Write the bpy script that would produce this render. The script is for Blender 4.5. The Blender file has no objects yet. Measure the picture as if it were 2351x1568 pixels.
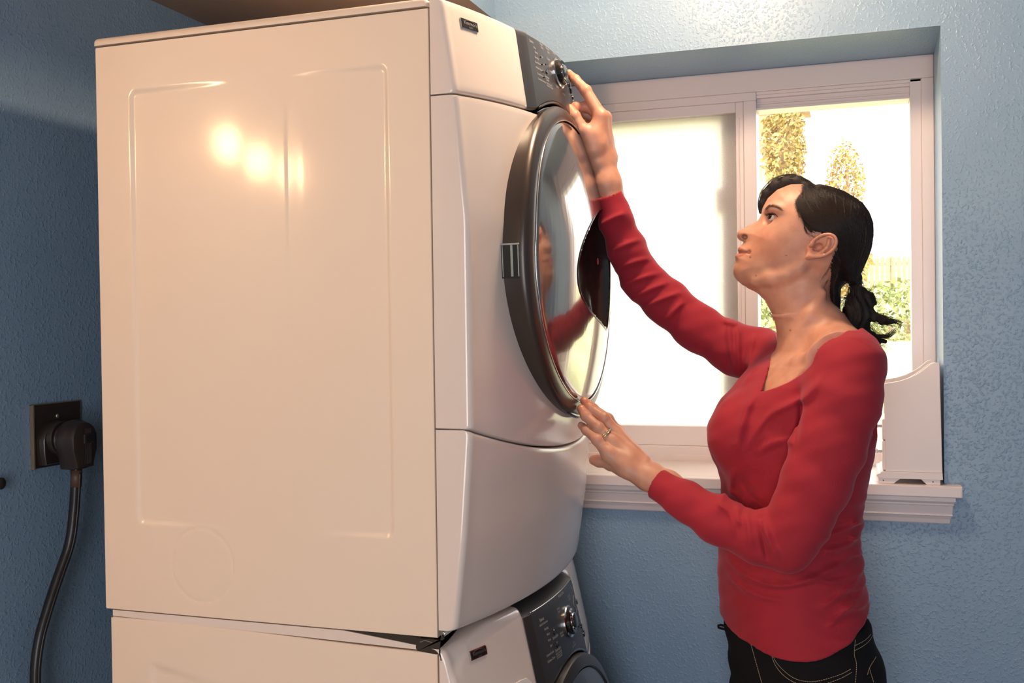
import bpy, bmesh, math, random, json
import numpy as np
from mathutils import Vector, Matrix
random.seed(3); np.random.seed(3)
scene = bpy.context.scene
COL = scene.collection

# ---------------------------------------------------------------- camera
cam_d = bpy.data.cameras.new('camera'); cam = bpy.data.objects.new('camera', cam_d); COL.objects.link(cam)
scene.camera = cam
cam_d.sensor_fit = 'HORIZONTAL'; cam_d.sensor_width = 36.0
cam_d.lens = 36.8114
cam_d.shift_y = -0.00200
cam.matrix_world = Matrix(((0.946773, 0.008978, 0.321778, 1.19808), (0.321598, 0.017120, -0.946721, -1.41643), (-0.014009, 0.999813, 0.013322, 0.45882), (0, 0, 0, 1)))
cam_d.clip_start = 0.02; cam_d.clip_end = 300

# ---------------------------------------------------------------- world, lights, exposure
world = bpy.data.worlds.new('world'); scene.world = world; world.use_nodes = True
bg = world.node_tree.nodes['Background']
bg.inputs[0].default_value = (1.0, 0.98, 0.96, 1); bg.inputs[1].default_value = 4.9
def light(name, kind, loc, target, energy, color, size=0.3, sy=None):
    d = bpy.data.lights.new(name, kind); o = bpy.data.objects.new(name, d); COL.objects.link(o)
    o.location = loc; d.energy = energy; d.color = color
    o.rotation_euler = (Vector(target) - Vector(loc)).to_track_quat('-Z', 'Y').to_euler()
    if kind == 'AREA':
        d.size = size
        if sy: d.shape = 'RECTANGLE'; d.size_y = sy
    return o
sun = light('sun', 'SUN', (0, -10, 12), (1.5, 2, 0), 6.5, (1.0, 0.95, 0.86)); sun.data.angle = 0.01
fill_light = light('added_fill_light', 'AREA', (1.25, -2.8, 0.30), (0.7, 0.5, 0.2), 36, (0.95, 0.95, 1.0), 0.9, 1.7)  # area fill added behind the camera; the room has no doorway there
BULB = 205.0; GLOBE = 122.0
vs = scene.view_settings
vs.view_transform = 'Standard'; vs.look = 'None'; vs.gamma = 1.0; vs.exposure = 0.0
try: vs.use_curve_mapping = False
except Exception: pass
scene.cycles.use_denoising = True
scene.cycles.max_bounces = 8; scene.cycles.diffuse_bounces = 4; scene.cycles.glossy_bounces = 4
scene.cycles.transmission_bounces = 6; scene.cycles.transparent_max_bounces = 12
scene.cycles.sample_clamp_indirect = 6.0
scene.cycles.caustics_reflective = False; scene.cycles.caustics_refractive = False

# ---------------------------------------------------------------- helpers
def obj(name, me, mat=None, parent=None, smooth=False):
    if isinstance(me, bmesh.types.BMesh):
        m = bpy.data.meshes.new(name); bmesh.ops.recalc_face_normals(me, faces=me.faces); me.to_mesh(m); me.free(); me = m
    o = bpy.data.objects.new(name, me); COL.objects.link(o)
    if mat and not me.materials: me.materials.append(mat)
    if parent: o.parent = parent
    if smooth: me.polygons.foreach_set('use_smooth', [True]*len(me.polygons))
    return o
def empty(name, loc, label, cat, group=None):
    o = bpy.data.objects.new(name, None); COL.objects.link(o); o.location = loc
    o['label'] = label; o['category'] = cat; o.empty_display_size = .05
    if group: o['group'] = group
    bpy.context.view_layer.update()
    return o
def put(o, parent):
    "parent keeping the world coordinates the mesh was built in"
    o.parent = parent; o.matrix_parent_inverse = Matrix.Translation(-parent.location); return o
def part(name, me, mat, parent, smooth=False, label=None):
    o = obj(name, me, mat, None, smooth)
    top = parent
    loc = Vector((0, 0, 0))
    # parents of parts all sit at their own thing's location; parts have identity transforms in world space
    if parent.type == 'EMPTY': o.parent = parent; o.location = -parent.location
    else: o.parent = parent
    if label: o['label'] = label
    return o
def tag(o, label, cat, group=None, kind=None):
    o['label'] = label; o['category'] = cat
    if group: o['group'] = group
    if kind: o['kind'] = kind
    return o
def struct(name, me, mat, smooth=False, parent=None):
    o = obj(name, me, mat, parent, smooth)
    if not parent: o['kind'] = 'structure'
    return o
def box(bm, x0, x1, y0, y1, z0, z1, bev=0.0):
    vs_ = [bm.verts.new((x, y, z)) for x in (x0, x1) for y in (y0, y1) for z in (z0, z1)]
    idx = [(0,1,3,2),(4,6,7,5),(0,4,5,1),(2,3,7,6),(0,2,6,4),(1,5,7,3)]
    fs = [bm.faces.new([vs_[i] for i in f]) for f in idx]
    if bev > 0:
        es = list({e for f in fs for e in f.edges})
        bmesh.ops.recalc_face_normals(bm, faces=fs)
        bmesh.ops.bevel(bm, geom=es, offset=bev, segments=2, affect='EDGES', profile=0.5)
def boxes(*bs, bev=0.0):
    bm = bmesh.new()
    for b in bs: box(bm, *b, bev=bev)
    return bm
def prism(poly, a0, a1, axis='y', bev=0.0):
    "poly in the plane perpendicular to axis, extruded a0..a1"
    bm = bmesh.new()
    def P(p, a):
        return {'y': (p[0], a, p[1]), 'x': (a, p[0], p[1]), 'z': (p[0], p[1], a)}[axis]
    A = [bm.verts.new(P(p, a0)) for p in poly]; B = [bm.verts.new(P(p, a1)) for p in poly]
    n = len(poly); fs = [bm.faces.new(A), bm.faces.new(B[::-1])]
    for i in range(n): fs.append(bm.faces.new([A[i], B[i], B[(i+1) % n], A[(i+1) % n]]))
    bmesh.ops.recalc_face_normals(bm, faces=bm.faces)
    if bev > 0:
        es = [e for e in bm.edges if e.calc_face_angle(0) > .5]
        bmesh.ops.bevel(bm, geom=es, offset=bev, segments=2, affect='EDGES', profile=0.5)
    return bm
def tube(bm, pts, rads, n=10, cap=True):
    pts = [Vector(p) for p in pts]; rings = []
    if not hasattr(rads, '__len__'): rads = [rads]*len(pts)
    prev = None
    for i, p in enumerate(pts):
        t = (pts[min(i+1, len(pts)-1)] - pts[max(i-1, 0)]).normalized()
        if prev is None:
            a = t.orthogonal().normalized()
        else:
            a = (prev - t*prev.dot(t)); a = a.normalized() if a.length > 1e-6 else t.orthogonal().normalized()
        prev = a; b = t.cross(a)
        rings.append([bm.verts.new(p + (a*math.cos(k*2*math.pi/n) + b*math.sin(k*2*math.pi/n))*rads[i]) for k in range(n)])
    for r0, r1 in zip(rings, rings[1:]):
        for k in range(n): bm.faces.new([r0[k], r0[(k+1) % n], r1[(k+1) % n], r1[k]])
    if cap and n > 2:
        bm.faces.new(rings[0][::-1]); bm.faces.new(rings[-1])
def catmull(pts, sub=5):
    P = [np.array(p, float) for p in pts]; P = [2*P[0]-P[1]] + P + [2*P[-1]-P[-2]]; out = []
    for i in range(1, len(P)-2):
        for k in range(sub):
            t = k/sub
            out.append(.5*((2*P[i]) + (-P[i-1]+P[i+1])*t + (2*P[i-1]-5*P[i]+4*P[i+1]-P[i+2])*t*t + (-P[i-1]+3*P[i]-3*P[i+1]+P[i+2])*t**3))
    out.append(P[-2]); return out
def lathe(bm, prof, c, axis='x', n=48, a0=0.0):
    "prof: list of (along, radius)"
    rings = []
    for h, r in prof:
        ring = []
        for k in range(n):
            a = a0 + k*2*math.pi/n; u, v = r*math.cos(a), r*math.sin(a)
            p = {'x': (c[0]+h, c[1]+u, c[2]+v), 'y': (c[0]+u, c[1]+h, c[2]+v), 'z': (c[0]+u, c[1]+v, c[2]+h)}[axis]
            ring.append(bm.verts.new(p))
        rings.append(ring)
    for r0, r1 in zip(rings, rings[1:]):
        for k in range(n): bm.faces.new([r0[k], r0[(k+1) % n], r1[(k+1) % n], r1[k]])
    bm.faces.new(rings[0][::-1]); bm.faces.new(rings[-1])
def mesh_np(name, V, F):
    me = bpy.data.meshes.new(name)
    V = np.asarray(V, np.float32); F = np.asarray(F, np.int32)
    me.vertices.add(len(V)); me.vertices.foreach_set('co', V.ravel())
    me.loops.add(F.size); me.loops.foreach_set('vertex_index', F.ravel())
    me.polygons.add(len(F)); me.polygons.foreach_set('loop_start', np.arange(0, F.size, F.shape[1], dtype=np.int32))
    me.polygons.foreach_set('loop_total', np.full(len(F), F.shape[1], np.int32))
    me.update(calc_edges=True); me.validate(); return me
def text_mesh(lines, size, mapper, name='lettering', mat=None, parent=None, label=None):
    for ln in lines: text_one([ln], size, mapper, name, mat, parent, label)
def text_one(lines, size, mapper, name='lettering', mat=None, parent=None, label=None):
    "lines: (string, a, b, size) laid in a flat plane then mapped onto the surface by mapper(a,b)->xyz"
    V = []; Fs = []
    for s, a0, b0, sz in lines:
        cu = bpy.data.curves.new('t', 'FONT'); cu.body = s; cu.size = sz*size; cu.align_x = 'CENTER'; cu.resolution_u = 2
        to = bpy.data.objects.new('t', cu); COL.objects.link(to)
        bpy.context.view_layer.update()
        me = to.evaluated_get(bpy.context.evaluated_depsgraph_get()).to_mesh()
        base = len(V)
        for v in me.vertices: V.append(mapper(a0 + v.co.x, b0 + v.co.y))
        for p in me.polygons: Fs.append([base + i for i in p.vertices])
        to.to_mesh_clear(); bpy.data.objects.remove(to); bpy.data.curves.remove(cu)
    me = bpy.data.meshes.new(name); me.from_pydata([tuple(v) for v in V], [], Fs); me.update()
    return part(name, me, mat, parent, label=label)

# ---------------------------------------------------------------- materials
def mat(name, color, rough=0.5, metal=0.0, **kw):
    m = bpy.data.materials.new(name); m.use_nodes = True
    b = m.node_tree.nodes['Principled BSDF']
    b.inputs['Base Color'].default_value = (*color, 1); b.inputs['Roughness'].default_value = rough
    b.inputs['Metallic'].default_value = metal
    for k, v in kw.items():
        b.inputs[k.replace('_', ' ')].default_value = v
    return m
def N(m, t): return m.node_tree.nodes.new(t)
def L(m, a, b): m.node_tree.links.new(a, b)
def bump(m, scale, strength, dist=0.001, detail=3.0, stretch=None, distortion=0.0, thresh=None):
    b = m.node_tree.nodes['Principled BSDF']
    tc = N(m, 'ShaderNodeTexCoord'); mp = N(m, 'ShaderNodeMapping'); nz = N(m, 'ShaderNodeTexNoise'); bp = N(m, 'ShaderNodeBump')
    if stretch: mp.inputs['Scale'].default_value = stretch
    nz.inputs['Scale'].default_value = scale; nz.inputs['Detail'].default_value = detail; nz.inputs['Distortion'].default_value = distortion
    L(m, tc.outputs['Object'], mp.inputs[0]); L(m, mp.outputs[0], nz.inputs['Vector'])
    src = nz.outputs[0]
    if thresh:
        r = N(m, 'ShaderNodeMapRange'); r.inputs[1].default_value, r.inputs[2].default_value = thresh; r.interpolation_type = 'SMOOTHSTEP'
        L(m, src, r.inputs[0]); src = r.outputs[0]
    L(m, src, bp.inputs['Height']); bp.inputs['Strength'].default_value = strength; bp.inputs['Distance'].default_value = dist
    if b.inputs['Normal'].links:
        L(m, b.inputs['Normal'].links[0].from_socket, bp.inputs['Normal'])
    L(m, bp.outputs[0], b.inputs['Normal']); return nz
def mottle(m, c2, scale, lo=.4, hi=.65, detail=4.0, stretch=None):
    b = m.node_tree.nodes['Principled BSDF']; c1 = tuple(b.inputs['Base Color'].default_value)
    tc = N(m, 'ShaderNodeTexCoord'); mp = N(m, 'ShaderNodeMapping'); nz = N(m, 'ShaderNodeTexNoise'); cr = N(m, 'ShaderNodeValToRGB')
    if stretch: mp.inputs['Scale'].default_value = stretch
    nz.inputs['Scale'].default_value = scale; nz.inputs['Detail'].default_value = detail
    cr.color_ramp.elements[0].position = lo; cr.color_ramp.elements[1].position = hi
    cr.color_ramp.elements[0].color = c1; cr.color_ramp.elements[1].color = (*c2, 1)
    L(m, tc.outputs['Object'], mp.inputs[0]); L(m, mp.outputs[0], nz.inputs['Vector']); L(m, nz.outputs[0], cr.inputs[0]); L(m, cr.outputs[0], b.inputs['Base Color'])
def s2l(r, g, b):
    f = lambda c: (c/255/12.92) if c/255 <= .04045 else ((c/255+.055)/1.055)**2.4
    return (f(r), f(g), f(b))

M_wall = mat('blue_wall_paint', (0.205, 0.320, 0.450), 0.36)
bump(M_wall, 170, .5, .0015, 2.5, distortion=.2, thresh=(.48, .76)); bump(M_wall, 420, .25, .0007, 2.0)
mottle(M_wall, (0.220, 0.335, 0.465), 9, .35, .7)
M_ceil = mat('ceiling_paint', (0.42, 0.36, 0.33), 0.7); bump(M_ceil, 70, .4, .003, 3.0, thresh=(.4, .7))
M_floor = mat('floor_tile', (0.36, 0.32, 0.28), 0.4); mottle(M_floor, (0.28, 0.25, 0.22), 6)
M_enamel = mat('white_enamel', (0.74, 0.640, 0.575), 0.20, Coat_Weight=0.5, Coat_Roughness=0.12); bump(M_enamel, 420, .05, .0006, 2.0)
M_panel = mat('white_enamel_side', (0.79, 0.655, 0.53), 0.45, Coat_Weight=0.40, Coat_Roughness=0.11); bump(M_panel, 520, .07, .0006, 2.0)
M_trim = mat('painted_window_trim', (0.74, 0.655, 0.645), 0.38); bump(M_trim, 40, .12, .002, 3.0, stretch=(.3, 1, 1.6))
M_vinyl = mat('window_vinyl', (0.78, 0.69, 0.675), 0.35)
M_dark = mat('bronze_plastic', (0.050, 0.036, 0.030), 0.34, 0.35, Coat_Weight=0.3, Coat_Roughness=0.25); bump(M_dark, 900, .1, .0004, 1.0)
M_console = mat('console_charcoal', (0.040, 0.038, 0.040), 0.38, 0.2, Coat_Weight=0.25, Coat_Roughness=0.3)
M_black = mat('black_gap', (0.010, 0.009, 0.009), 0.6)
M_gloss = mat('black_gloss', (0.012, 0.010, 0.010), 0.12, Coat_Weight=0.6)
M_dome = mat('door_dome_smoked', (0.34, 0.31, 0.285), 0.13, 0.88, Coat_Weight=0.8, Coat_Roughness=0.02); bump(M_dome, 55, .10, .0022, 2.0, stretch=(1, 1.2, .06))
M_chrome = mat('chrome', (0.75, 0.74, 0.72), 0.12, 1.0)
M_print = mat('pale_print', (0.55, 0.52, 0.50), 0.6)
M_badge = mat('badge_black', (0.020, 0.017, 0.016), 0.3, 0.3)
M_steel = mat('galvanised_steel', (0.45, 0.44, 0.42), 0.4, 0.9); mottle(M_steel, (0.3, 0.28, 0.26), 60)
M_bracket = mat('stacking_bracket', (0.035, 0.026, 0.020), 0.5, 0.3)
M_outlet = mat('outlet_brown', (0.030, 0.021, 0.017), 0.28); M_cord = mat('cord_rubber', (0.018, 0.014, 0.012), 0.36); bump(M_cord, 60, .3, .002, 2.0)
M_brass = mat('plate_rim_brass', (0.42, 0.30, 0.20), 0.35, 0.8)
M_gold = mat('ring_gold', (0.80, 0.60, 0.30), 0.18, 1.0); M_gem = mat('ring_gem', (0.85, 0.85, 0.88), 0.03, 0.3)
M_org = mat('organizer_paint', (0.76, 0.69, 0.67), 0.42)
# ================================================================ the setting
WA, WB, CEIL, FLOOR = -0.204, 0.8075, 1.47, -0.975
XR, YN, XL = 2.70, -3.0, -1.05
WO_L, WO_R, WO_T, WO_B = 0.50, 1.3385, 1.035, 0.112      # window opening
WF = 1.036                                               # face of the window unit
struct('floor', boxes((XL-.15, XR+.15, YN-.15, WF+.15, FLOOR-.1, FLOOR)), M_floor)
struct('ceiling', boxes((XL-.15, XR+.15, YN-.15, WF+.15, CEIL, CEIL+.1)), M_ceil)
struct('wall_left', boxes((WA-.15, WA, -.35, WF+.15, FLOOR, CEIL), (XL, WA, -.35, -.25, FLOOR, CEIL), (XL-.15, XL, YN-.15, -.25, FLOOR, CEIL)), M_wall)
struct('wall_right', boxes((XR, XR+.15, YN-.15, WF+.15, FLOOR, CEIL)), M_wall)
struct('wall_front', boxes((XL, XR, YN-.15, YN, FLOOR, CEIL)), M_wall)
struct('wall_back', boxes((WA, WO_L, WB, WF+.07, FLOOR, CEIL), (WO_R, XR, WB, WF+.07, FLOOR, CEIL),
                          (WO_L, WO_R, WB, WF+.07, WO_T, CEIL), (WO_L, WO_R, WB, WF+.07, FLOOR, WO_B)), M_wall)
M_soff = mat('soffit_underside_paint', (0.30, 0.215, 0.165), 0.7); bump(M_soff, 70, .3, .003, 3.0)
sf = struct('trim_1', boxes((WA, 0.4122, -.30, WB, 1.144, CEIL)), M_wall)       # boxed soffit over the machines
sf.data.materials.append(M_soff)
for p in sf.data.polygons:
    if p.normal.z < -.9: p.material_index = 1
sf['label'] = 'boxed soffit under the ceiling above the stacked dryer'

# window unit
bm = boxes((WO_L, WO_R, WF, WF+.07, .985, WO_T), (WO_L, WO_R, WF, WF+.07, WO_B, .150),
           (1.313, WO_R, WF, WF+.07, .150, .985), (WO_L, .525, WF, WF+.07, .150, .985), bev=.002)
win = struct('window_1', bm, M_vinyl)
def wpart(name, bm, m, label=None, smooth=False):
    o = obj(name, bm, m, win, smooth)
    if label: o['label'] = label
    return o
wpart('inner_jamb', boxes((1.2895, 1.313, WF+.004, WF+.07, .150, .985), bev=.0015), M_vinyl)
wpart('head_track', boxes((.961, 1.2895, WF+.018, WF+.07, .9445, .978), (.961, 1.2895, WF+.008, WF+.02, .971, .978), (.961, 1.2895, WF+.014, WF+.02, .958, .962), (.961, 1.2895, WF+.010, WF+.02, .9445, .950), bev=.0008), M_vinyl, 'ridged white track along the top of the open pane')
wpart('head_rail', boxes((.525, .961, WF+.003, WF+.07, .9655, .985), (.961, 1.313, WF+.004, WF+.07, .978, .985), bev=.0015), M_vinyl)
wpart('mullion', boxes((.9325, .961, WF-.002, WF+.07, .150, .9655), bev=.002), M_vinyl)
wpart('sash_stile', boxes((.914, .9315, WF+.006, WF+.05, .170, .9655), (.919, .923, WF+.0035, WF+.01, .2, .93), bev=.0015), M_vinyl)
wpart('sash_top_rail', boxes((.525, .914, WF+.006, WF+.05, .942, .9655), bev=.0015), M_vinyl)
wpart('sash_bottom_rail', boxes((.525, .914, WF+.006, WF+.05, .170, .2165), bev=.002), M_vinyl)
wpart('sash_left_stile', boxes((.525, .548, WF+.006, WF+.05, .2165, .942), bev=.0015), M_vinyl)
wpart('bottom_rail', boxes((.525, 1.313, WF+.002, WF+.07, .128, .170), bev=.002), M_vinyl)
# frosted pane
M_frost = bpy.data.materials.new('frosted_glass'); M_frost.use_nodes = True
nt = M_frost.node_tree; nt.nodes.clear()
out = nt.nodes.new('ShaderNodeOutputMaterial'); tr = nt.nodes.new('ShaderNodeBsdfTranslucent'); gl = nt.nodes.new('ShaderNodeBsdfGlossy')
rf = nt.nodes.new('ShaderNodeBsdfRefraction'); rf.inputs['Roughness'].default_value = .32; rf.inputs['IOR'].default_value = 1.15
mx = nt.nodes.new('ShaderNodeMixShader'); mx2 = nt.nodes.new('ShaderNodeMixShader'); bp = nt.nodes.new('ShaderNodeBump'); nz = nt.nodes.new('ShaderNodeTexNoise'); tc = nt.nodes.new('ShaderNodeTexCoord')
nz.inputs['Scale'].default_value = 420; nz.inputs['Detail'].default_value = 2; bp.inputs['Strength'].default_value = 1.0; bp.inputs['Distance'].default_value = .001
nt.links.new(tc.outputs['Object'], nz.inputs['Vector']); nt.links.new(nz.outputs[0], bp.inputs['Height'])
tr.inputs[0].default_value = (1, .985, .95, 1); gl.inputs['Roughness'].default_value = .3
mx2.inputs[0].default_value = .30; mx.inputs[0].default_value = .05
for n_ in (tr, gl, rf): nt.links.new(bp.outputs[0], n_.inputs['Normal'])
nt.links.new(tr.outputs[0], mx2.inputs[1]); nt.links.new(rf.outputs[0], mx2.inputs[2])
dfu = nt.nodes.new('ShaderNodeBsdfDiffuse'); dfu.inputs[0].default_value = (.82, .76, .73, 1); mx3 = nt.nodes.new('ShaderNodeMixShader'); mx3.inputs[0].default_value = .20
nt.links.new(bp.outputs[0], dfu.inputs['Normal']); nt.links.new(mx2.outputs[0], mx3.inputs[1]); nt.links.new(dfu.outputs[0], mx3.inputs[2]); nt.links.new(mx3.outputs[0], mx.inputs[1]); nt.links.new(gl.outputs[0], mx.inputs[2]); nt.links.new(mx.outputs[0], out.inputs[0])
wpart('frosted_pane', boxes((.540, .9155, WF+.026, WF+.030, .200, .950)), M_frost, 'pebbled frosted glass pane glowing with daylight')
wpart('outer_stile', boxes((.876, .914, WF+.036, WF+.060, .2165, .942), bev=.003), M_vinyl)
wpart('outer_head', boxes((.548, .876, WF+.040, WF+.060, .932, .942), bev=.002), M_vinyl)
wpart('sash_latch', boxes((.862, .878, WF+.036, WF+.052, .715, .775), (.866, .880, WF+.034, WF+.05, .735, .752), bev=.004), M_vinyl)
# insect screen in the open half
M_scr = bpy.data.materials.new('insect_screen'); M_scr.use_nodes = True
nt = M_scr.node_tree; nt.nodes.clear()
out = nt.nodes.new('ShaderNodeOutputMaterial'); tp = nt.nodes.new('ShaderNodeBsdfTransparent'); df = nt.nodes.new('ShaderNodeBsdfDiffuse'); mx = nt.nodes.new('ShaderNodeMixShader')
df.inputs[0].default_value = (.25, .25, .25, 1)
tc = nt.nodes.new('ShaderNodeTexCoord'); sep = nt.nodes.new('ShaderNodeSeparateXYZ'); nt.links.new(tc.outputs['Object'], sep.inputs[0])
outs = []
for ax in ('X', 'Z'):
    a = nt.nodes.new('ShaderNodeMath'); a.operation = 'MULTIPLY'; a.inputs[1].default_value = 2*math.pi/.0016
    b = nt.nodes.new('ShaderNodeMath'); b.operation = 'COSINE'; c = nt.nodes.new('ShaderNodeMath'); c.operation = 'GREATER_THAN'; c.inputs[1].default_value = .90
    nt.links.new(sep.outputs[ax], a.inputs[0]); nt.links.new(a.outputs[0], b.inputs[0]); nt.links.new(b.outputs[0], c.inputs[0]); outs.append(c)
mxm = nt.nodes.new('ShaderNodeMath'); mxm.operation = 'MAXIMUM'
nt.links.new(outs[0].outputs[0], mxm.inputs[0]); nt.links.new(outs[1].outputs[0], mxm.inputs[1])
sc_ = nt.nodes.new('ShaderNodeMath'); sc_.operation = 'MULTIPLY'; sc_.inputs[1].default_value = .8; nt.links.new(mxm.outputs[0], sc_.inputs[0])
nt.links.new(sc_.outputs[0], mx.inputs[0]); nt.links.new(tp.outputs[0], mx.inputs[1]); nt.links.new(df.outputs[0], mx.inputs[2]); nt.links.new(mx.outputs[0], out.inputs[0])
sm = bpy.data.meshes.new('insect_screen'); sm.from_pydata([(.961, WF+.06, .17), (1.2895, WF+.06, .17), (1.2895, WF+.06, .945), (.961, WF+.06, .945)], [], [(0, 1, 2, 3)])
wpart('insect_screen', sm, M_scr, 'fine insect screen across the open half')

# stool and apron
st = struct('trim_2', boxes((.45, 1.369, WB-.034, WB, .112, .1345), (.50, 1.3385, WB, WF+.002, .112, .1345), bev=.0022), M_trim)
st['label'] = 'white painted window sill board projecting from the wall'
def apron(x0, x1):
    # moulded apron: profile in (y,z) swept in x, with mitred right end following the profile
    prof = [(0, .112), (.026, .112), (.026, .1035), (.0215, .0985), (.0215, .0955), (.0195, .094), (.0175, .0775), (.0185, .076), (.0185, .0745), (.0155, .073), (.0125, .067), (.0115, .0595), (.010, .0575), (0, .0575)]
    bm = bmesh.new(); A = []; B = []
    for d, z in prof:
        A.append(bm.verts.new((x0 - (.026-d)*-.6, WB-d, z))); B.append(bm.verts.new((x1 - (.026-d)*.7, WB-d, z)))
    n = len(prof); bm.faces.new(A); bm.faces.new(B[::-1])
    for i in range(n): bm.faces.new([A[i], B[i], B[(i+1) % n], A[(i+1) % n]])
    return bm
ap = struct('trim_3', apron(.46, 1.357), M_trim); ap['label'] = 'white moulded apron under the window sill board'

# ================================================================ outdoors
M_grass = mat('lawn', (0.42, 0.43, 0.20), 0.9); mottle(M_grass, (0.60, 0.58, 0.36), 1.3, .3, .7); bump(M_grass, 6, .5, .05)
bm = bmesh.new()
ys = [1.106, 3, 6, 10, 15, 20, 25, 30, 45]; zs = [-.25, -.1, .10, .34, .60, .85, 1.08, 1.28, 1.9]
R0 = [bm.verts.new((-16 if y > 2 else -3, y, z)) for y, z in zip(ys, zs)]; R1 = [bm.verts.new((18 if y > 2 else 5, y, z)) for y, z in zip(ys, zs)]
for i in range(len(ys)-1): bm.faces.new([R0[i], R1[i], R1[i+1], R0[i+1]])
lawn = obj('lawn', bm, M_grass); lawn['kind'] = 'structure'
M_fence = mat('fence_wood', (0.38, 0.24, 0.15), 0.8); mottle(M_fence, (0.50, 0.34, 0.22), 8, stretch=(8, 8, 1))
fx0, fx1, fy = 0.1, 5.2, 30.0
fence = empty('picket_fence', (fx0, fy, 1.28), 'sunlit wooden picket fence standing across the lawn outside the window', 'fence')
pk = boxes((0, .115, 0, .02, .06, .95)); pkm = bpy.data.meshes.new('picket')
bmesh.ops.recalc_face_normals(pk, faces=pk.faces); pk.to_mesh(pkm); pk.free(); pkm.materials.append(M_fence)
k = 0; x = 0.0
while x < fx1-fx0:
    o = bpy.data.objects.new('picket', pkm); COL.objects.link(o); o.parent = fence; o.location = (x, 0, random.uniform(-.01, .01)); x += .145
for zr in (.22, .72):
    o = obj('fence_rail', boxes((0, fx1-fx0, .02, .055, zr, zr+.09)), M_fence, fence)
for xp in (0.0, 1.7, 3.4, 5.0): obj('fence_post', boxes((xp, xp+.1, .055, .15, 0, .98)), M_fence, fence)
def foliage(name, c, rad, n, leaf, m, seed, hole=0.0):
    rng = np.random.RandomState(seed)
    d = rng.normal(size=(n, 3)); d /= np.linalg.norm(d, axis=1)[:, None]
    clump = rng.normal(size=(40, 3)); clump /= np.linalg.norm(clump, axis=1)[:, None]
    rr = rng.uniform(.55, 1.0, n); w = np.abs(d @ clump.T).max(1); rr *= .75+.35*w
    P = np.array(c) + d*rr[:, None]*np.array(rad)
    a = rng.normal(size=(n, 3)); a /= np.linalg.norm(a, axis=1)[:, None]; b = np.cross(a, rng.normal(size=(n, 3))); b /= np.linalg.norm(b, axis=1)[:, None]
    s = leaf*rng.uniform(.6, 1.3, n)[:, None]
    V = np.stack([P-a*s, P+b*s*.5, P+a*s, P-b*s*.5], 1).reshape(-1, 3); F = np.arange(n*4).reshape(-1, 4)
    return mesh_np(name, V, F)
M_leaf1 = mat('leaf_autumn', (0.33, 0.22, 0.06), 0.7); mottle(M_leaf1, (0.50, 0.40, 0.14), 3)
M_leaf2 = mat('leaf_green', (0.20, 0.25, 0.07), 0.7); mottle(M_leaf2, (0.45, 0.45, 0.20), 2.5)
M_bark = mat('bark', (0.40, 0.27, 0.17), 0.9); bump(M_bark, 20, .6, .02)
def shrub(c, rad, n, leaf, m, label, seed):
    zb = c[2]-rad[2]
    t = empty('garden_shrub', (c[0], c[1], zb), label, 'shrub')
    o = part('foliage', foliage('foliage', c, rad, n, leaf, m, seed), m, t); o['kind'] = 'stuff'
    bm = bmesh.new()
    for k in range(4): tube(bm, [(c[0], c[1], zb-.05), (c[0]+math.cos(k*1.6)*rad[0]*.3, c[1]+math.sin(k*1.6)*rad[1]*.3, c[2])], [.03, .015], 6)
    part('stem', bm, M_bark, t)
shrub((1.55, 9.2, .46), (.62, .5, .36), 2600, .035, M_leaf2, 'pale green leafy shrub beyond the window at lower right', 5)
shrub((.42, 8.0, .46), (.40, .5, .42), 2200, .035, M_leaf2, 'loose yellow-green shrub seen just right of the window mullion', 6)
shrub((.2, 18, 1.45), (1.0, .7, .75), 3000, .07, M_leaf1, 'yellowish bush growing at the foot of the porch', 7)
# tree by the house
tr_ = empty('garden_tree', (-.55, 21, .85), 'autumn tree with golden leaves in front of the stone house', 'tree')
bm = bmesh.new(); tube(bm, [(-.55, 21, .85), (-.52, 21, 2.2), (-.45, 21, 3.4), (-.5, 21, 4.6)], [.14, .12, .09, .05], 8)
for q in range(6):
    a = q*1.05; tube(bm, [(-.47, 21, 3.0+q*.2), (-.47+.5*math.cos(a), 21+.4*math.sin(a), 3.7+q*.18)], [.05, .02], 6)
part('trunk', bm, M_bark, tr_)
o = part('foliage', foliage('foliage', (-.42, 21, 4.1), (.42, .5, 1.15), 2600, .06, M_leaf1, 11), M_leaf1, tr_); o['kind'] = 'stuff'
tr2 = empty('garden_tree', (.82, 24.6, 1.0), 'slender golden tree standing right of the porch railing', 'tree')
bm = bmesh.new(); tube(bm, [(.82, 24.6, 1.0), (.79, 24.6, 2.5), (.77, 24.6, 4.1)], [.1, .08, .03], 8); part('trunk', bm, M_bark, tr2)
o = part('foliage', foliage('foliage', (.72, 24.6, 3.65), (.42, .5, 1.0), 1500, .055, M_leaf1, 12), M_leaf1, tr2); o['kind'] = 'stuff'
# house and porch
M_brick = mat('house_stone', (0.33, 0.18, 0.10), 0.85); mottle(M_brick, (0.45, 0.28, 0.17), 3)
M_stucco = mat('house_stucco', (0.80, 0.76, 0.70), 0.8); M_win = mat('house_window_frame', (0.45, 0.33, 0.28), 0.5)
house = empty('neighbour_house', (-4, 24, 1.0), 'tall stone and stucco house standing beyond the garden', 'house')
part('stucco_wall', boxes((-7, -.65, 24, 30, 1.0, 3.75)), M_stucco, house)
part('stone_wall', boxes((-7, -.62, 23.9, 30, 3.75, 6.4)), M_brick, house)
part('roof', prism([(-7.4, 6.4), (-.3, 6.4), (-3.6, 8.2)], 23.95, 30.4, 'y'), M_bark, house)
for z in (4.15, 4.75, 5.35, 5.95): part('stone_course', boxes((-7, -.615, 23.86, 23.9, z, z+.04)), M_stucco, house)
part('window', boxes((-1.02, -.92, 23.93, 24, 2.2, 3.3)), M_win, house)
porch = empty('porch_railing', (-1.6, 22, 1.0), 'white railed porch deck in front of the neighbouring house', 'porch')
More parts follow.
